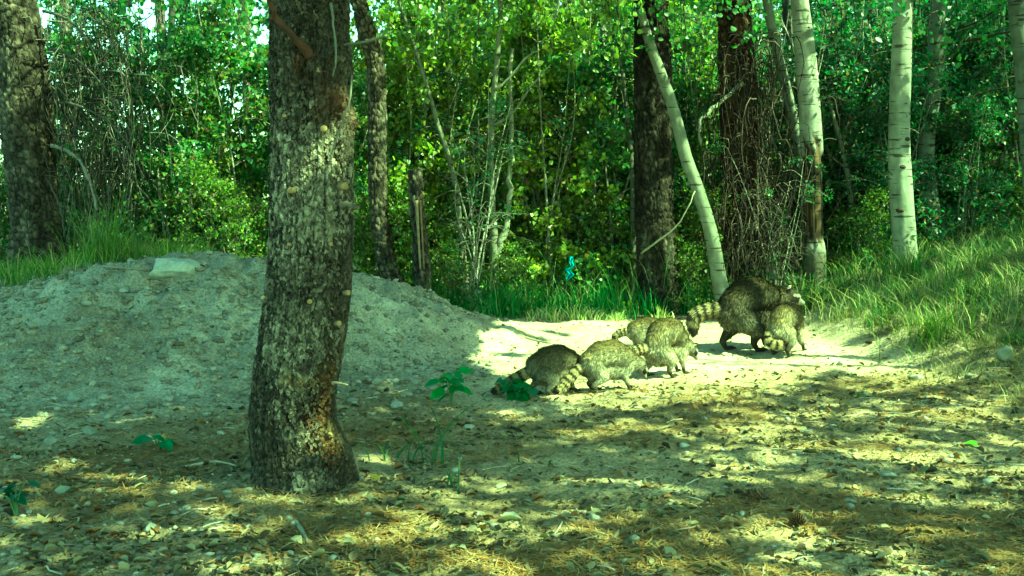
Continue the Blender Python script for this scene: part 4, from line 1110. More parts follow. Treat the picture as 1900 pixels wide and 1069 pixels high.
def raccoon(px, py, heading, s, label, seed, pose):
    """local frame: x forward, y left, z up; sizes for an adult, scaled by s"""
    rs = np.random.RandomState(seed)
    g = G(px, py)
    tint = pose.get('tint', 1.0); dark = pose.get('dark', 0.0)
    root = thing('raccoon', g, label, 'raccoon', 'raccoon family foraging on the track', heading)
    slope = pose.get('slope', 0.0)
    arch = pose.get('arch', .0)
    SP = pose.get('spine') or [(-.225, 0, .235, .060), (-.175, 0, .262, .100), (-.09, 0, .285 + arch, .122), (.01, 0, .290 + arch, .125), (.10, 0, .262 + arch * .5, .105), (.175, 0, .235, .078)]
    SP = [(a[0], a[1], a[2], a[3] * (.94 if s < .9 else .97)) for a in SP]
    hp, hy = pose.get('hpitch', -.5), pose.get('hyaw', 0.0)
    nb = np.array(SP[-1][:3]); nk = nb + np.array(pose.get('neck', (.075, 0, -.02)))
    f = np.array([math.cos(hp) * math.cos(hy), math.cos(hp) * math.sin(hy), math.sin(hp)])
    sd = norm(np.cross([0, 0, 1.0], f)); up = np.cross(f, sd)
    hc = nk + f * .035
    prims = []   # p0,p1,r0,r1,tag,t0,t1   ordered along the lie of the hair
    spine = SP[::-1]
    for i in range(len(spine) - 1):
        a, b = spine[i], spine[i + 1]
        prims.append((a[:3], b[:3], a[3], b[3], 'body', i / 5, (i + 1) / 5))
    prims.append((nk, nb, .058, .075, 'neck', 0, 1))
    prims.append((hc + f * .022, hc - f * .012, .047, .054, 'head', 0, 1))
    prims.append((hc + f * .090 - up * .016, hc + f * .04 - up * .008, .0145, .031, 'head', 0, 1))
    prims.append((hc + sd * .030 - up * .012 + f * .012, hc + sd * .032 - up * .010 - f * .01, .027, .030, 'head', 0, 1))
    prims.append((hc - sd * .030 - up * .012 + f * .012, hc - sd * .032 - up * .010 - f * .01, .027, .030, 'head', 0, 1))
    # belly
    prims.append(((.08, 0, .195), (-.12, 0, .18 + pose.get('belly', 0)), .078, .088, 'belly', 0, 1))
    legs = pose.get('legs') or {}
    def leg(side, kind, dx):
        if kind == 'h':
            hip = (-.155, .055 * side, .205); kn = (-.085 + dx * .4, .085 * side, .135); hk = (-.150 + dx, .078 * side, .062); ft = (-.115 + dx, .078 * side, .014); te = (-.055 + dx, .080 * side, .012)
            R_ = [.075, .045, .019, .014, .0135]
        else:
            hip = (.135, .045 * side, .195); kn = (.095 + dx * .4, .062 * side, .125); hk = (.125 + dx, .058 * side, .055); ft = (.14 + dx, .058 * side, .016); te = (.178 + dx, .060 * side, .011)
            R_ = [.052, .028, .016, .0135, .012]
        J = [hip, kn, hk, ft, te]
        for i in range(4): prims.append((J[i], J[i + 1], R_[i], R_[i + 1], 'leg' + kind, i / 4, (i + 1) / 4))
        for k in (-1.5, -.5, .5, 1.5):
            b0 = np.array(te); e0 = b0 + np.array([.030 - abs(k) * .004, k * .009 * 1.0, -.004]); prims.append((b0, e0, .0075, .005, 'paw', 0, 1))
    dxs = legs.get('dx', (.03, -.04, .03, -.04))
    leg(1, 'h', dxs[0]); leg(-1, 'h', dxs[1]); leg(1, 'f', dxs[2]); leg(-1, 'f', dxs[3])
    # tail
    tl = resample(np.array([SP[0][:3]] + [tuple(q) for q in pose['tail']], float), 12)
    tr = np.interp(np.linspace(0, 1, 12), [0, .15, .5, .85, 1], [.034, .040, .044, .040, .026])
    for i in range(11): prims.append((tl[i], tl[i + 1], tr[i], tr[i + 1], 'tail', i / 11, (i + 1) / 11))
    a = Acc()
    for p in prims:
        V, q, t = capsule(p[0], p[1], p[2], p[3]); a.put(V, q, t)
    for e in (-1, 1):     # ears
        c = hc - f * .014 + sd * .040 * e + up * .046
        V, q, t = ellips(c, [sd * math.cos(.5 * e) + up * math.sin(.5 * e) * 0, norm(up + sd * .35 * e), f], (.019, .029, .0075)); a.put(V, q, t)
    src = a.mesh('tmp')
    so = bpy.data.objects.new('tmp', src); COL.objects.link(so)
    m = so.modifiers.new('r', 'REMESH'); m.mode = 'VOXEL'; m.voxel_size = .0058; m.use_smooth_shade = True
    m2 = so.modifiers.new('s', 'SMOOTH'); m2.iterations = 3; m2.factor = .5
    dg = bpy.context.evaluated_depsgraph_get(); ev = so.evaluated_get(dg); me = bpy.data.meshes.new_from_object(ev)
    bpy.data.objects.remove(so)
    nv = len(me.vertices); co = np.empty(nv * 3, np.float32); me.vertices.foreach_get('co', co); co = co.reshape(-1, 3).astype(float)
    no = np.empty(nv * 3, np.float32); me.vertices.foreach_get('normal', no); no = no.reshape(-1, 3).astype(float)
    tags = [p[4] for p in prims]
    def query(X):
        D_ = []; T_ = []
        for p0, p1, r0, r1, tg, t0, t1 in prims:
            p0 = np.asarray(p0, float); d = np.asarray(p1, float) - p0; L2 = max(d @ d, 1e-9)
            t = np.clip(((X - p0) @ d) / L2, 0, 1)
            D_.append(np.linalg.norm(X - p0 - t[:, None] * d, axis=1) - (r0 + (r1 - r0) * t)); T_.append(t0 + (t1 - t0) * t)
        D_ = np.array(D_); T_ = np.array(T_)
        w = np.exp(-np.maximum(D_ + .0, -.02) / .010); 
        best = D_.argmin(0)
        flow = sum(w[i][:, None] * norm(np.asarray(prims[i][1], float) - np.asarray(prims[i][0], float)) for i in range(len(prims)))
        return best, T_[best, np.arange(len(X))], norm(flow)
    tagarr = np.array(tags)
    DARKC, RING = np.array([.022, .018, .013]), np.array([.020, .016, .012])
    tt_ = pose.get('tt', 1.0)
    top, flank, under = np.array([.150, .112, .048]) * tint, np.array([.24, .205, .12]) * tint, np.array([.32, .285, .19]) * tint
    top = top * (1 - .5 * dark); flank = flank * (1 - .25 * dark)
    nr = pose.get('rings', 6)
    def colour(X, Nn, strand=False):
        best, T_, flow = query(X); tg = tagarr[best]
        u = np.clip(Nn[:, 2] * .5 + .5, 0, 1)[:, None]
        gz = fbm(X[:, 0] * 30, X[:, 1] * 30, X[:, 2] * 30, seed, 2)[:, None]
        hz = sstep(.16, .33, X[:, 2])[:, None]
        c = under * (1 - hz) + flank * hz
        k = sstep(.45, .95, u) * (.35 + .65 * hz)
        c = c * (1 - k) + top * k
        c = c * (1 + .22 * gz)
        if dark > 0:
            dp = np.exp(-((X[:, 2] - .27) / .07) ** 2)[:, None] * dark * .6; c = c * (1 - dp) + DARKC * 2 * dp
        lg = np.char.startswith(tg, 'leg')
        lowz = sstep(pose.get('sock', .42), pose.get('sock', .42) + .2, T_)[:, None]
        c = np.where(lg[:, None], c * (1 - lowz) + DARKC * 1.6 * lowz, c)
        c = np.where((tg == 'paw')[:, None], DARKC * 2.4, c)
        # tail rings
        tt = T_ * (nr + .35); ph = np.mod(tt, 1)
        ring = sstep(.50, .58, ph) * sstep(1.0, .94, ph); ring = np.maximum(ring, sstep(nr - .15, nr + .0, tt))
        ring = ring * sstep(.5, .8, tt)
        tc = np.array([.36, .29, .15]) * tint * tt_ * (1 + .15 * gz)
        c = np.where((tg == 'tail')[:, None], tc * (1 - ring[:, None]) + RING * ring[:, None], c)
        # face
        rel = X - hc; fa = rel @ f; fu = rel @ up; fs = np.abs(rel @ sd)
        hd = (tg == 'head')
        white = np.array([.23, .21, .16]); cap = np.array([.10, .08, .055]) * tint
        hcx = np.tile(cap, (len(X), 1))
        hcx = np.where((fu < -.012)[:, None], white * .8, hcx)                                   # cheeks and chin
        brow = (fa > .018) & (fu > .012) & (fu < .034) & (fs > .010); hcx = np.where(brow[:, None], white, hcx)
        mask = (fa > .012) & (fa < .062) & (fu > -.020) & (fu < .016) & (fs > .007); hcx = np.where(mask[:, None], DARKC * .7, hcx)
        muz = (fa > .060) & (fs > .006); hcx = np.where(muz[:, None], white, hcx)
        hcx = np.where(((fa > .045) & (fs < .007) & (fu > -.012))[:, None], DARKC * 1.5, hcx)
        hcx = np.where((fa > .098)[:, None], DARKC * .4, hcx)                                    # nose
        ear = (fu > .052) & (np.abs(fa + .014) < .03)
        c = np.where(hd[:, None] | (ear & (np.linalg.norm(rel, axis=1) < .11))[:, None], hcx, c)
        if len(X):
            ef = ear & (np.linalg.norm(rel, axis=1) < .11)
            rim = ef & (fu > .064); c = np.where(rim[:, None], white * .9, c); c = np.where((ef & ~rim)[:, None], DARKC, c)
        return np.clip(c, .004, .9), tg, T_, flow
    c, tg, T_, flow = colour(co, no)
    # lie on sloping ground: shear every point by the ground height under it
    ch, sh = math.cos(heading), math.sin(heading)
    def place(X):
        Y = X * s
        wx = g[0] + Y[:, 0] * ch - Y[:, 1] * sh; wy = g[1] + Y[:, 0] * sh + Y[:, 1] * ch
        w = height(wx, wy, False) - g[2]
        return Y + np.stack([0 * w, 0 * w, w + .004], 1)
    cv = np.ones((nv, 4), np.float32); cv[:, :3] = c * .85
    at = me.color_attributes.new('Col', 'FLOAT_COLOR', 'POINT'); at.data.foreach_set('color', cv.ravel())
    me.vertices.foreach_set('co', place(co).astype(np.float32).ravel()); me.materials.clear(); me.materials.append(M_skin); me.name = 'body'
    me.update()
    add('body', me, M_skin, root)
    # fur
    me.calc_loop_triangles()
    nt_ = len(me.loop_triangles); ti = np.empty(nt_ * 3, np.int32); me.loop_triangles.foreach_get('vertices', ti); ti = ti.reshape(-1, 3)
    A_ = co[ti]; area = np.linalg.norm(np.cross(A_[:, 1] - A_[:, 0], A_[:, 2] - A_[:, 0]), axis=1)
    n = pose.get('hairs', 15000)
    pick = rs.choice(nt_, n, p=area / area.sum()); w = rs.dirichlet([1, 1, 1], n)
    X = (A_[pick] * w[..., None]).sum(1); Nn = norm((no[ti[pick]] * w[..., None]).sum(1))
    c, tg, T_, flow = colour(X, Nn)
    Lh = np.select([tg == 'tail', tg == 'body', tg == 'belly', tg == 'neck', tg == 'head', tg == 'paw'], [.022, .026, .034, .024, .009, .003], .015)
    Lh = Lh * rs.uniform(.6, 1.3, n); lg = np.char.startswith(tg, 'leg'); Lh = np.where(lg, .022 * (1 - np.clip(T_ * 1.6, 0, .85)) * rs.uniform(.6, 1.2, n), Lh)
    fl = norm(flow + np.array([0, 0, -.45]) * (tg != 'tail')[:, None])
    fl = fl - Nn * (fl * Nn).sum(1, keepdims=True)
    clump = np.stack([vnoise(X[:, 0] * 55, X[:, 1] * 55, X[:, 2] * 55, seed + k) for k in range(3)], 1)
    D = norm(norm(fl) * .80 + Nn * .36 + rs.normal(0, .13, (n, 3)) + clump * .35)
    S_ = norm(np.cross(D, Nn + 1e-3)); wd = np.where(tg == 'head', .0016, .0034)[:, None] * rs.uniform(.7, 1.3, (n, 1))
    mid = X + D * Lh[:, None] * .55 + Nn * Lh[:, None] * .08; tip = X + D * Lh[:, None] + np.array([0, 0, -.12]) * Lh[:, None]
    V = np.stack([X - S_ * wd * .5, X + S_ * wd * .5, mid + S_ * wd * .4, tip, mid - S_ * wd * .4], 1).reshape(-1, 3)
    b = np.arange(n)[:, None] * 5
    var = rs.choice([.3, .75, 1.1, 1.9], n, p=[.24, .32, .29, .15])[:, None]
    var = np.where((tg == 'tail')[:, None] | (tg == 'head')[:, None], 1 + .25 * (var - 1), var)
    hc_ = np.clip(c * var * (1 + .30 * clump[:, :1] + .25 * vnoise(X[:, 0] * 28, X[:, 1] * 28, X[:, 2] * 20, seed + 7)[:, None]).clip(.15), .004, .9)
    fm = mkmesh('fur', place(V), [b + np.array([[0, 1, 2, 4]]), b + np.array([[4, 2, 3]])], np.repeat(hc_, 5, 0), False)
    add('fur', fm, M_fur, root)
    for e in (-1, 1):
        c0 = hc + f * .046 + sd * .026 * e + up * .002
        V, q, t = ellips(c0, np.eye(3), (.0062,) * 3)
        add('eye', mkmesh('eye', place(V), [q, t], np.tile([.01, .008, .006], (len(V), 1))), M_eye, root)
    return root

PI = math.pi
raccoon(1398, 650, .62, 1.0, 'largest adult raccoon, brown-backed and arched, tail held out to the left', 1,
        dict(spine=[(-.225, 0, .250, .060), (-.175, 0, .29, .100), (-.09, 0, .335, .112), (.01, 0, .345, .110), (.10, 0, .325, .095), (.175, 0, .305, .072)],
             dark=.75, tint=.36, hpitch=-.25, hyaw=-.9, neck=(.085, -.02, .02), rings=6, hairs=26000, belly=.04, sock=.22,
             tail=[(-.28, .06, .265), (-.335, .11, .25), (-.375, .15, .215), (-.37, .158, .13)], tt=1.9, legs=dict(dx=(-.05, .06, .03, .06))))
raccoon(1460, 656, .95, .68, 'small grizzled young raccoon standing in front of the adult, at the right end', 2,
        dict(arch=.05, tint=1.12, sock=.25, hpitch=-.75, hyaw=.1, neck=(.05, .01, -.05), rings=5,
             tail=[(-.255, .06, .19), (-.275, .05, .14), (-.25, .0, .115), (-.215, -.03, .12)], legs=dict(dx=(.0, -.05, .03, .12))))
raccoon(1240, 697, .80, .645, 'young raccoon hunched with its rump to the camera, in the middle of the group', 3,
        dict(arch=.06, tint=.94, sock=.36, hpitch=-.75, hyaw=-.45, neck=(.07, -.02, -.02), rings=5,
             tail=[(-.285, .045, .235), (-.335, .075, .22), (-.375, .10, .195)], legs=dict(dx=(-.05, .05, .06, .0))))
raccoon(1208, 656, .30, .58, 'dark young raccoon mostly hidden behind the hunched one, tail to the left', 4,
        dict(arch=-.02, tint=.85, dark=.2, hpitch=-.9, neck=(.06, 0, -.05), rings=5,
             tail=[(-.29, .02, .24), (-.34, .04, .225), (-.39, .06, .19)], legs=dict(dx=(.0, -.03, .0, .04))))
raccoon(1134, 724, .30, .58, 'pale grizzled young raccoon in profile with ringed tail drooping left, front of the group', 5,
        dict(arch=.02, tint=.94, sock=.36, hpitch=-.95, hyaw=-.1, neck=(.07, 0, -.03), rings=7,
             tail=[(-.30, .0, .19), (-.375, .0, .12), (-.43, .0, .065), (-.475, .0, .05)], legs=dict(dx=(-.02, -.04, .04, .0))))
raccoon(1032, 730, .50, .58, 'young raccoon, coat darkened for shade, at the left end with tail over green leaves', 6,
        dict(arch=.0, tint=.55, dark=.4, hpitch=-.8, neck=(.07, 0, -.04), rings=6,  # low tint puts the shade falling on this one into its coat
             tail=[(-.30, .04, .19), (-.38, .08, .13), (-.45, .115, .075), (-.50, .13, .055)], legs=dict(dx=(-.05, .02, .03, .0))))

# ------------------------------------------------------------------ stones, sticks, cones, litter
def ico():
    p = (1 + 5 ** .5) / 2
    v = np.array([[-1, p, 0], [1, p, 0], [-1, -p, 0], [1, -p, 0], [0, -1, p], [0, 1, p], [0, -1, -p], [0, 1, -p], [p, 0, -1], [p, 0, 1], [-p, 0, -1], [-p, 0, 1]]) / math.hypot(1, p)
    f = np.array([[0, 11, 5], [0, 5, 1], [0, 1, 7], [0, 7, 10], [0, 10, 11], [1, 5, 9], [5, 11, 4], [11, 10, 2], [10, 7, 6], [7, 1, 8], [3, 9, 4], [3, 4, 2], [3, 2, 6], [3, 6, 8], [3, 8, 9], [4, 9, 5], [2, 4, 11], [6, 2, 10], [8, 6, 7], [9, 8, 1]])
    return v, f
IV, IF = ico()
def subdiv(v, f, n):
    for _ in range(n):
        e = {}; nv = list(v); nf = []
        def mid(a, b):
            k = (min(a, b), max(a, b))
            if k not in e: e[k] = len(nv); m = (nv[a] + nv[b]) / 2; nv.append(m / np.linalg.norm(m))
            return e[k]
        for a, b, c in f:
            ab, bc, ca = mid(a, b), mid(b, c), mid(c, a); nf += [[a, ab, ca], [b, bc, ab], [c, ca, bc], [ab, bc, ca]]
        v, f = np.array(nv), np.array(nf)
    return v, f
SV, SF = subdiv(IV, IF, 3)
def stone(px, py, w, label, seed, asp=(1, .8, .6), col=(.38, .37, .32), cat='stone', name='stone', rough=.22, sink=.25, pos=None):
    g = G(px, py) if pos is None else np.asarray(pos, float)
    r = w / 2 / F * g[1]
    V = SV.copy(); rs = np.random.RandomState(seed)
    # chop with random planes for facets
    for k in range(9):
        n_ = norm(rs.normal(size=3)); d = rs.uniform(.5, .82); h = V @ n_ - d
        V = V - np.clip(h, 0, None)[:, None] * n_ * .85
    V = V * (1 + rough * .35 * fbm(V[:, 0] * 2, V[:, 1] * 2, V[:, 2] * 2, seed, 4)[:, None])
    V = V * np.array(asp) * r
    a = rs.uniform(-.5, .5); V = V @ np.array([[math.cos(a), math.sin(a), 0], [-math.sin(a), math.cos(a), 0], [0, 0, 1]])
    V[:, 2] += r * asp[2] * (1 - 2 * sink) * .9
    c = np.array(col) * (1 + .2 * fbm(V[:, 0] / r * 3, V[:, 1] / r * 3, V[:, 2] / r * 3, seed + 3, 3)[:, None])
    o = add(name, mkmesh(name, V, [SF], c * .66, False), M_stone)
    o.location = g; o['label'] = label; o['category'] = cat
    return o
cr = G(322, 512)
stone(322, 507, 118, 'pale smooth boulder half buried on the crest of the mound', 6, (1, .8, .38), (.50, .50, .42), 'boulder', 'boulder', .5, .36)
stone(1866, 672, 42, 'rounded pale cracked rock at the foot of the grassy bank', 8, (.85, .8, .85), (.34, .33, .24), 'rock', 'rock', .4, .2)
stone(738, 757, 26, 'pale angular stone right of the large pine', 5, (1, .8, .75))
k = 20
for px, py, w, lb, cc in [(137, 745, 30, 'flat grey stone low on the left side of the mound', (.34, .35, .3)), (28, 852, 24, 'smooth pale stone near the left edge', (.42, .42, .36)), (381, 786, 14, 'small white stone left of the large pine', (.55, .55, .5)), (95, 825, 30, 'grey stone behind the left sunlit patch', (.3, .3, .25)), (205, 775, 22, 'brown stone above the left sunlit patch', (.3, .27, .2)), (230, 545, 22, 'small flat stone high on the mound', (.36, .37, .32)),
                          (460, 552, 16, 'small pebble-like stone high on the mound beside the large pine', (.33, .34, .29)), (330, 735, 18, 'grey stone low on the middle of the mound', (.3, .31, .26)), (845, 878, 22, 'whitish stone beside the grass sprouts', (.50, .49, .40)), (870, 795, 26, 'flat whitish stone right of the tall sparse grass', (.48, .46, .38)), (930, 905, 26, 'yellowish stone in the litter at the bottom centre', (.42, .38, .26)),
                          (1100, 965, 30, 'flat grey stone near the bottom centre', (.30, .29, .24)), (1650, 888, 34, 'flat pale stone in the litter at right', (.36, .35, .28)), (1575, 935, 30, 'grey stone in the litter below the flat pale stone', (.28, .27, .22)), (1270, 832, 20, 'white chip of stone in the centre litter', (.55, .53, .42)), (1500, 805, 22, 'tan stone in the right hand litter', (.40, .33, .22)),
                          (1345, 660, 16, 'small pale stone beside the adult raccoon hind foot', (.45, .43, .34)), (1560, 675, 18, 'small pale stone right of the front raccoon', (.42, .42, .34)), (1640, 985, 30, 'round tan stone near the lower right', (.34, .29, .2)), (283, 985, 40, 'broad flat stone at the bottom left', (.28, .28, .22)), (560, 935, 24, 'rounded stone at the foot of the large pine', (.33, .33, .26)),
                          (690, 770, 18, 'grey stone between the large pine and the pale angular stone', (.30, .31, .26)), (168, 805, 30, 'knobbly grey stone in the left foreground', (.27, .28, .23)), (80, 760, 16, 'bright small stone in the far left sunlit patch', (.5, .5, .42)), (890, 690, 18, 'small flat stone by the sunlit edge of the track', (.36, .35, .28)), (1700, 705, 28, 'dusty clod at the edge of the right hand sun patch', (.38, .37, .28)), (1800, 700, 20, 'pale stone just left of the rounded rock', (.36, .35, .27))]:
    rr = np.random.RandomState(k); stone(px, py, w, lb, k, (1, rr.uniform(.6, .9), rr.uniform(.35, .65)), cc); k += 1

def stick(pts, r, col, label, name='stick'):
    W_ = []
    for px, py in pts:
        g = G(px, py); W_.append(g + [0, 0, r * .8])
    p = resample(W_, 16); p[:, 2] = np.maximum(p[:, 2], height(p[:, 0], p[:, 1]) + r * .5)
    V, q, t = tube(p, np.linspace(r, r * .55, 16) * (1 + .15 * vnoise(np.arange(16) * 1.3, 0, 0, int(pts[0][0]))), 8)
    o = add(name, mkmesh(name, V - W_[0], [q, t], np.tile(col, (len(V), 1))), M_wood); o.location = W_[0]
    o['label'] = label; o['category'] = 'stick'; return o
stick([(535, 968), (552, 980), (566, 1000), (572, 1012)], .008, (.20, .20, .15), 'pale curved root sticking out below the large pine', 'root')
stick([(195, 498), (240, 502), (290, 506)], .006, (.2, .17, .12), 'thin stick lying under the dead grass tuft on the mound')
stick([(975, 628), (1000, 636), (1022, 640)], .008, (.22, .18, .13), 'dark short stick lying behind the left raccoon')
stick([(1440, 652), (1465, 645), (1490, 634)], .007, (.42, .36, .24), 'bent pale stick beside the front right raccoon')
stick([(1560, 778), (1640, 768), (1730, 775)], .004, (.34, .30, .2), 'long thin stick in the right hand litter')
stick([(140, 770), (175, 765), (205, 742)], .008, (.16, .13, .09), 'crooked dark stick on the left foreground')
stick([(345, 870), (400, 862), (440, 868)], .006, (.28, .25, .18), 'thin stick between the small seedling and the large pine')
stick([(1210, 655), (1245, 652), (1290, 640)], .004, (.3, .25, .17), 'thin twig lying in the raccoons shadow')
stick([(700, 700), (705, 690), (708, 668)], .004, (.24, .21, .16), 'short upright twig on the mound foot right of the pine')
stick([(1150, 690), (1200, 676), (1225, 674)], .004, (.3, .24, .16), 'thin reddish twig beside the middle raccoon')

def cone(px, py, r, label, seed):
    g = G(px, py); rs = np.random.RandomState(seed)
    root = thing('pine_cone', g, label, 'pine cone', None, rs.uniform(0, 6))
    a = Acc(); V, q, t = capsule((-r * .8, 0, r * .8), (r * .9, 0, r * .8), r * .55, r * .3, 10, 8); a.put(V, q, t, (.05, .035, .022))
    add('core', a.mesh('core'), M_wood, root)
    n = 80; i = np.arange(n); ax = -r * 1.1 + 2.3 * r * i / n; th = i * 2.4; rr = r * (.55 + .45 * np.sin(np.pi * (i + 8) / (n + 12)))
    rad = np.stack([0 * th, np.cos(th), np.sin(th)], 1)
    base = np.stack([ax, 0 * ax, np.full(n, r * .8)], 1) + rad * (rr * .4)[:, None]
    D = norm(rad + np.array([.55, 0, 0])); V, q, c = leafhex(base, D, norm(np.array([1., 0, 0]) - rad * .3 + 0 * D), rr * .72, rr * .55, np.array([.10, .065, .035]) * rs.uniform(.6, 1.5, (n, 1)), .1)
    a = Acc(); a.put(V, q, None, c); add('scales', a.mesh('scales', smooth=False), M_wood, root)
cone(1405, 932, .024, 'dark open pine cone lying in the litter at bottom right of centre', 1)
cone(762, 792, .016, 'small brown pine cone beside the tall sparse grass', 2)
cone(1480, 975, .020, 'dark pine cone half buried near the bottom right', 3)
cone(1612, 640, .016, 'small dark cone at the foot of the bank', 4)

def curled_leaf(px, py, L, col, label, seed):
    g = G(px, py); rs = np.random.RandomState(seed)
    az = rs.uniform(0, 6.28); D = np.array([[math.cos(az), math.sin(az), .25]])
    V, q, c = leafhex(np.array([[0, 0, .006]]), D, norm(np.array([[rs.normal(0, .3), rs.normal(0, .3), 1.]])), np.array([L]), np.array([L * .75]), np.array([col]), .2)
    o = add('fallen_leaf', mkmesh('fallen_leaf', V, [q], c, False), M_litter); o.location = g; o['label'] = label; o['category'] = 'leaf'
for a_ in [(1815, 832, .05, (.16, .34, .04), 'bright green fallen leaf in the right hand litter', 1), (705, 895, .045, (.40, .32, .06), 'yellow fallen leaf beside the small sprout', 2), (1590, 700, .04, (.10, .2, .06), 'dull green fallen leaf on the sunlit track', 3), (925, 968, .07, (.42, .40, .28), 'pale curled leaf at the bottom centre', 4), (110, 925, .08, (.30, .31, .22), 'grey-green curled leaf in the lower left corner', 5),
           (530, 1010, .07, (.3, .27, .17), 'tan curled leaf below the pale root', 6), (1200, 1000, .06, (.34, .3, .2), 'pale tan leaf at the bottom of the litter', 7), (1350, 870, .05, (.3, .2, .1), 'rust brown leaf left of the dark pine cone', 8)]:
    curled_leaf(*a_)

def scatter(n, seed, dens, x0=-3.6, x1=4.4, y0=2.1, y1=8.3, power=1.6):
    rs = np.random.RandomState(seed)
    y = y0 + (y1 - y0) * rs.rand(n) ** power; x = rs.uniform(-1, 1, n) * (.55 * y + .3)
    k = (rs.rand(n) < dens(x, y)); x, y = x[k], y[k]
    return rs, x, y, height(x, y)

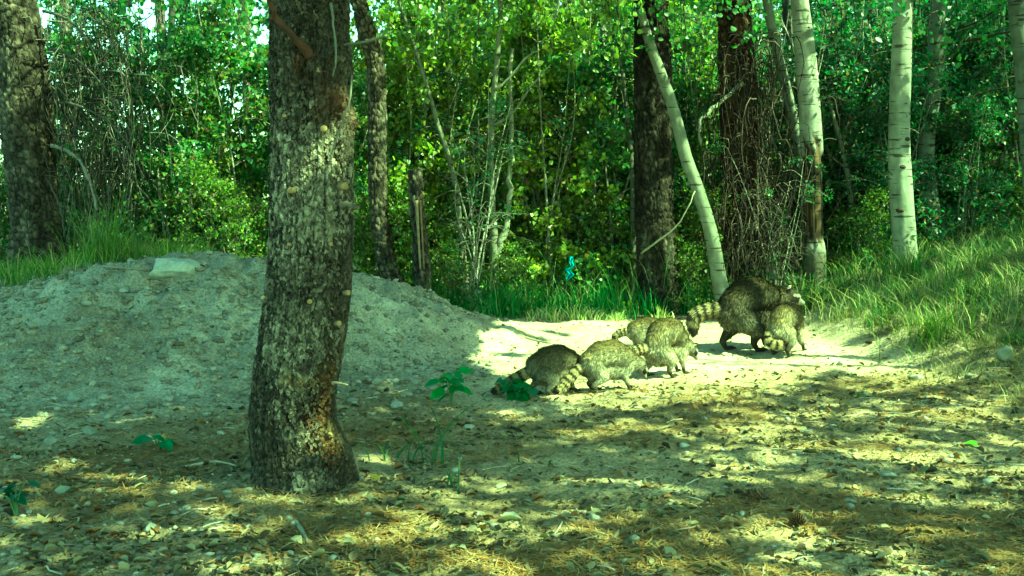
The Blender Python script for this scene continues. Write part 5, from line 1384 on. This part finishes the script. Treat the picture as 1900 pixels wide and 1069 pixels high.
def litter():
    patch = lambda x, y: litter_density(x, y) * (.35 + .65 * (fbm(x * 3, y * 4, 0, 64, 3) > -.1))
    # dry broad leaves, curled
    rs, x, y, z = scatter(46000, 1, lambda x, y: .035 + .965 * patch(x, y))
    n = len(x); az = rs.uniform(0, 6.28, n); L = .012 + .03 * rs.rand(n) ** 1.8
    D = norm(np.stack([np.cos(az), np.sin(az), rs.normal(0, .28, n)], 1)); N_ = norm(np.stack([rs.normal(0, .45, n), rs.normal(0, .45, n), np.ones(n)], 1))
    pal = np.array([(.20, .165, .09), (.17, .12, .065), (.10, .08, .05), (.20, .18, .105), (.15, .08, .033), (.155, .145, .095), (.06, .05, .035)])
    col = pal[rs.randint(0, len(pal), n)] * rs.uniform(.7, 1.25, (n, 1))
    V, q, c = leafhex(np.stack([x, y, z + .004 + rs.uniform(0, .006, n)], 1), D, N_, L, L * rs.uniform(.25, .75, n), col, rs.uniform(-.15, .38, n))
    o = add('leaf_litter', mkmesh('leaf_litter', V, [q], c, False), M_litter, kind='stuff', label='curled dry brown leaves strewn over the ground', category='leaves')
    # needles in clumps
    rs, x, y, z = scatter(230000, 2, lambda x, y: litter_density(x, y) * sstep(-.25, .45, fbm(x * 2.2, y * 3.2, 0, 65, 3)), power=1.7)
    n = len(x); az = rs.uniform(0, 6.28, n); L = rs.uniform(.03, .065, n)
    D = norm(np.stack([np.cos(az), np.sin(az), rs.normal(0, .12, n)], 1)); sd = np.stack([-np.sin(az), np.cos(az), 0 * az], 1) * .0014
    b = np.stack([x, y, z + rs.uniform(.002, .012, n)], 1); m = b + D * (L * .5)[:, None] + sd * rs.normal(0, 3, n)[:, None]; e = b + D * L[:, None]
    V = np.stack([b - sd, b + sd, m + sd, e, m - sd], 1).reshape(-1, 3); bb = np.arange(n)[:, None] * 5
    col = np.where((rs.rand(n) < .6)[:, None], np.array([.22, .125, .045]), np.array([.26, .20, .10])) * rs.uniform(.6, 1.3, (n, 1))
    add('needle_litter', mkmesh('needle_litter', V, [bb + np.array([[0, 1, 2, 4]]), bb + np.array([[4, 2, 3]])], np.repeat(col, 5, 0), False), M_litter, kind='stuff', label='rust brown pine needles matted over the ground', category='needles')
    # crumbs, pebbles, clods
    def dn(x, y):
        m = sstep(.05, .3, np.interp(x, _cx, _cz) * sstep(4.0, 5.4, y))
        return np.clip((.22 + .6 * m * (fbm(x * 1.8, y * 1.8, 0, 66, 3) > -.1) + .5 * sstep(-.3, -1.2, x)) * (1 - .6 * litter_density(x, y)), 0, 1)
    rs, x, y, z = scatter(26000, 3, dn, power=1.25)
    n = len(x); r = .003 + .012 * rs.rand(n) ** 3.2 + .02 * (np.interp(x, _cx, _cz) * sstep(4.0, 5.4, y) > .1) * rs.rand(n) ** 9
    V = IV[None] * (1 + rs.normal(0, .17, (n, 12, 1))) * np.stack([rs.uniform(.8, 1.4, n), rs.uniform(.7, 1.2, n), rs.uniform(.45, .9, n)], 1)[:, None] * r[:, None, None]
    V = (V + np.stack([x, y, z + r * .25], 1)[:, None]).reshape(-1, 3)
    pal = np.array([(.24, .23, .185), (.20, .185, .145), (.13, .115, .085), (.30, .29, .23)])
    col = np.repeat(pal[rs.choice(4, n, p=[.4, .3, .2, .1])] * rs.uniform(.8, 1.2, (n, 1)), 12, 0)
    f = (np.arange(n)[:, None, None] * 12 + IF[None]).reshape(-1, 3)
    add('pebbles', mkmesh('pebbles', V, [f], col, False), M_stone, kind='stuff', label='small pebbles and soil crumbs scattered over the ground', category='pebbles')
    # clods of the mound's own soil
    rs, x, y, z = scatter(9000, 6, lambda x, y: sstep(.04, .25, np.interp(x, _cx, _cz) * sstep(4.0, 5.4, y)) * (.25 + .75 * (fbm(x * 2.2, y * 2.2, 0, 67, 3) > 0)), y0=4.2, y1=7.2, power=1.0)
    n = len(x); r = .006 + .022 * rs.rand(n) ** 3
    V = IV[None] * (1 + rs.normal(0, .24, (n, 12, 1))) * np.stack([rs.uniform(.8, 1.5, n), rs.uniform(.7, 1.2, n), rs.uniform(.5, .9, n)], 1)[:, None] * r[:, None, None]
    V = (V + np.stack([x, y, z + r * .1], 1)[:, None]).reshape(-1, 3)
    col = np.repeat(np.array([.27, .25, .195]) * rs.uniform(.55, 1.2, (n, 1)), 12, 0)
    add('soil_clods', mkmesh('soil_clods', V, [(np.arange(n)[:, None, None] * 12 + IF[None]).reshape(-1, 3)], col, False), M_ground, kind='stuff', label='crumbly soil clods over the mound face', category='soil')
    # twig bits
    rs, x, y, z = scatter(1500, 4, lambda x, y: .2 + .8 * litter_density(x, y))
    a = Acc()
    for i in range(len(x)):
        az = rs.uniform(0, 6.28); L = rs.uniform(.03, .12); d = np.array([math.cos(az), math.sin(az), 0]); s_ = np.array([-d[1], d[0], 0])
        p = np.array([x[i], y[i], z[i] + .005]) + np.array([0 * d, d * L * .5 + s_ * rs.normal(0, .006) + [0, 0, .003], d * L])
        p[:, 2] = np.maximum(p[:, 2], height(p[:, 0], p[:, 1]) + .002)
        V, q, t = tube(p, rs.uniform(.0012, .003), 4, False); a.put(V, q, None, np.array([(.22, .18, .12), (.36, .33, .25), (.12, .09, .06)][rs.randint(3)]))
    add('twig_litter', a.mesh('twig_litter'), M_wood, kind='stuff', label='small broken twigs among the litter', category='twigs')
litter()

# turquoise blotch of unknown nature in the thicket, built as a thin sheet
def turquoise_sheet():
    c = P(1060, 497, 8.45)
    u = np.linspace(-1, 1, 20); w = np.linspace(0, 1, 40); U, Wv = np.meshgrid(u, w)
    hw = .020 * (.55 + .6 * Wv) * (1 + .25 * vnoise(Wv * 9, 0, 0, 3))
    X = U * hw + .02 * vnoise(Wv * 5, 1, 0, 4) - .02 * Wv; Y = .025 * np.sin(U * 5 + Wv * 9) + .02 * vnoise(U * 3, Wv * 8, 0, 5); Z = .09 - Wv * .18
    V = np.stack([X, Y, Z], -1).reshape(-1, 3); i = np.arange(39)[:, None] * 20; j = np.arange(19)[None]
    q = np.stack([i + j, i + j + 1, i + 20 + j + 1, i + 20 + j], -1).reshape(-1, 4)
    col = np.array([.06, .38, .45]) * (1 + .35 * vnoise(V[:, 0] * 90, 0, V[:, 2] * 70, 6)[:, None])
    o = add('turquoise_scrap', mkmesh('turquoise_scrap', V, [q], col), M_sheet); o.location = c
    so = o.modifiers.new('thickness', 'SOLIDIFY'); so.thickness = .002
    o['label'] = 'bright turquoise scrap hanging low in the thicket behind the track'; o['category'] = 'cloth'
turquoise_sheet()
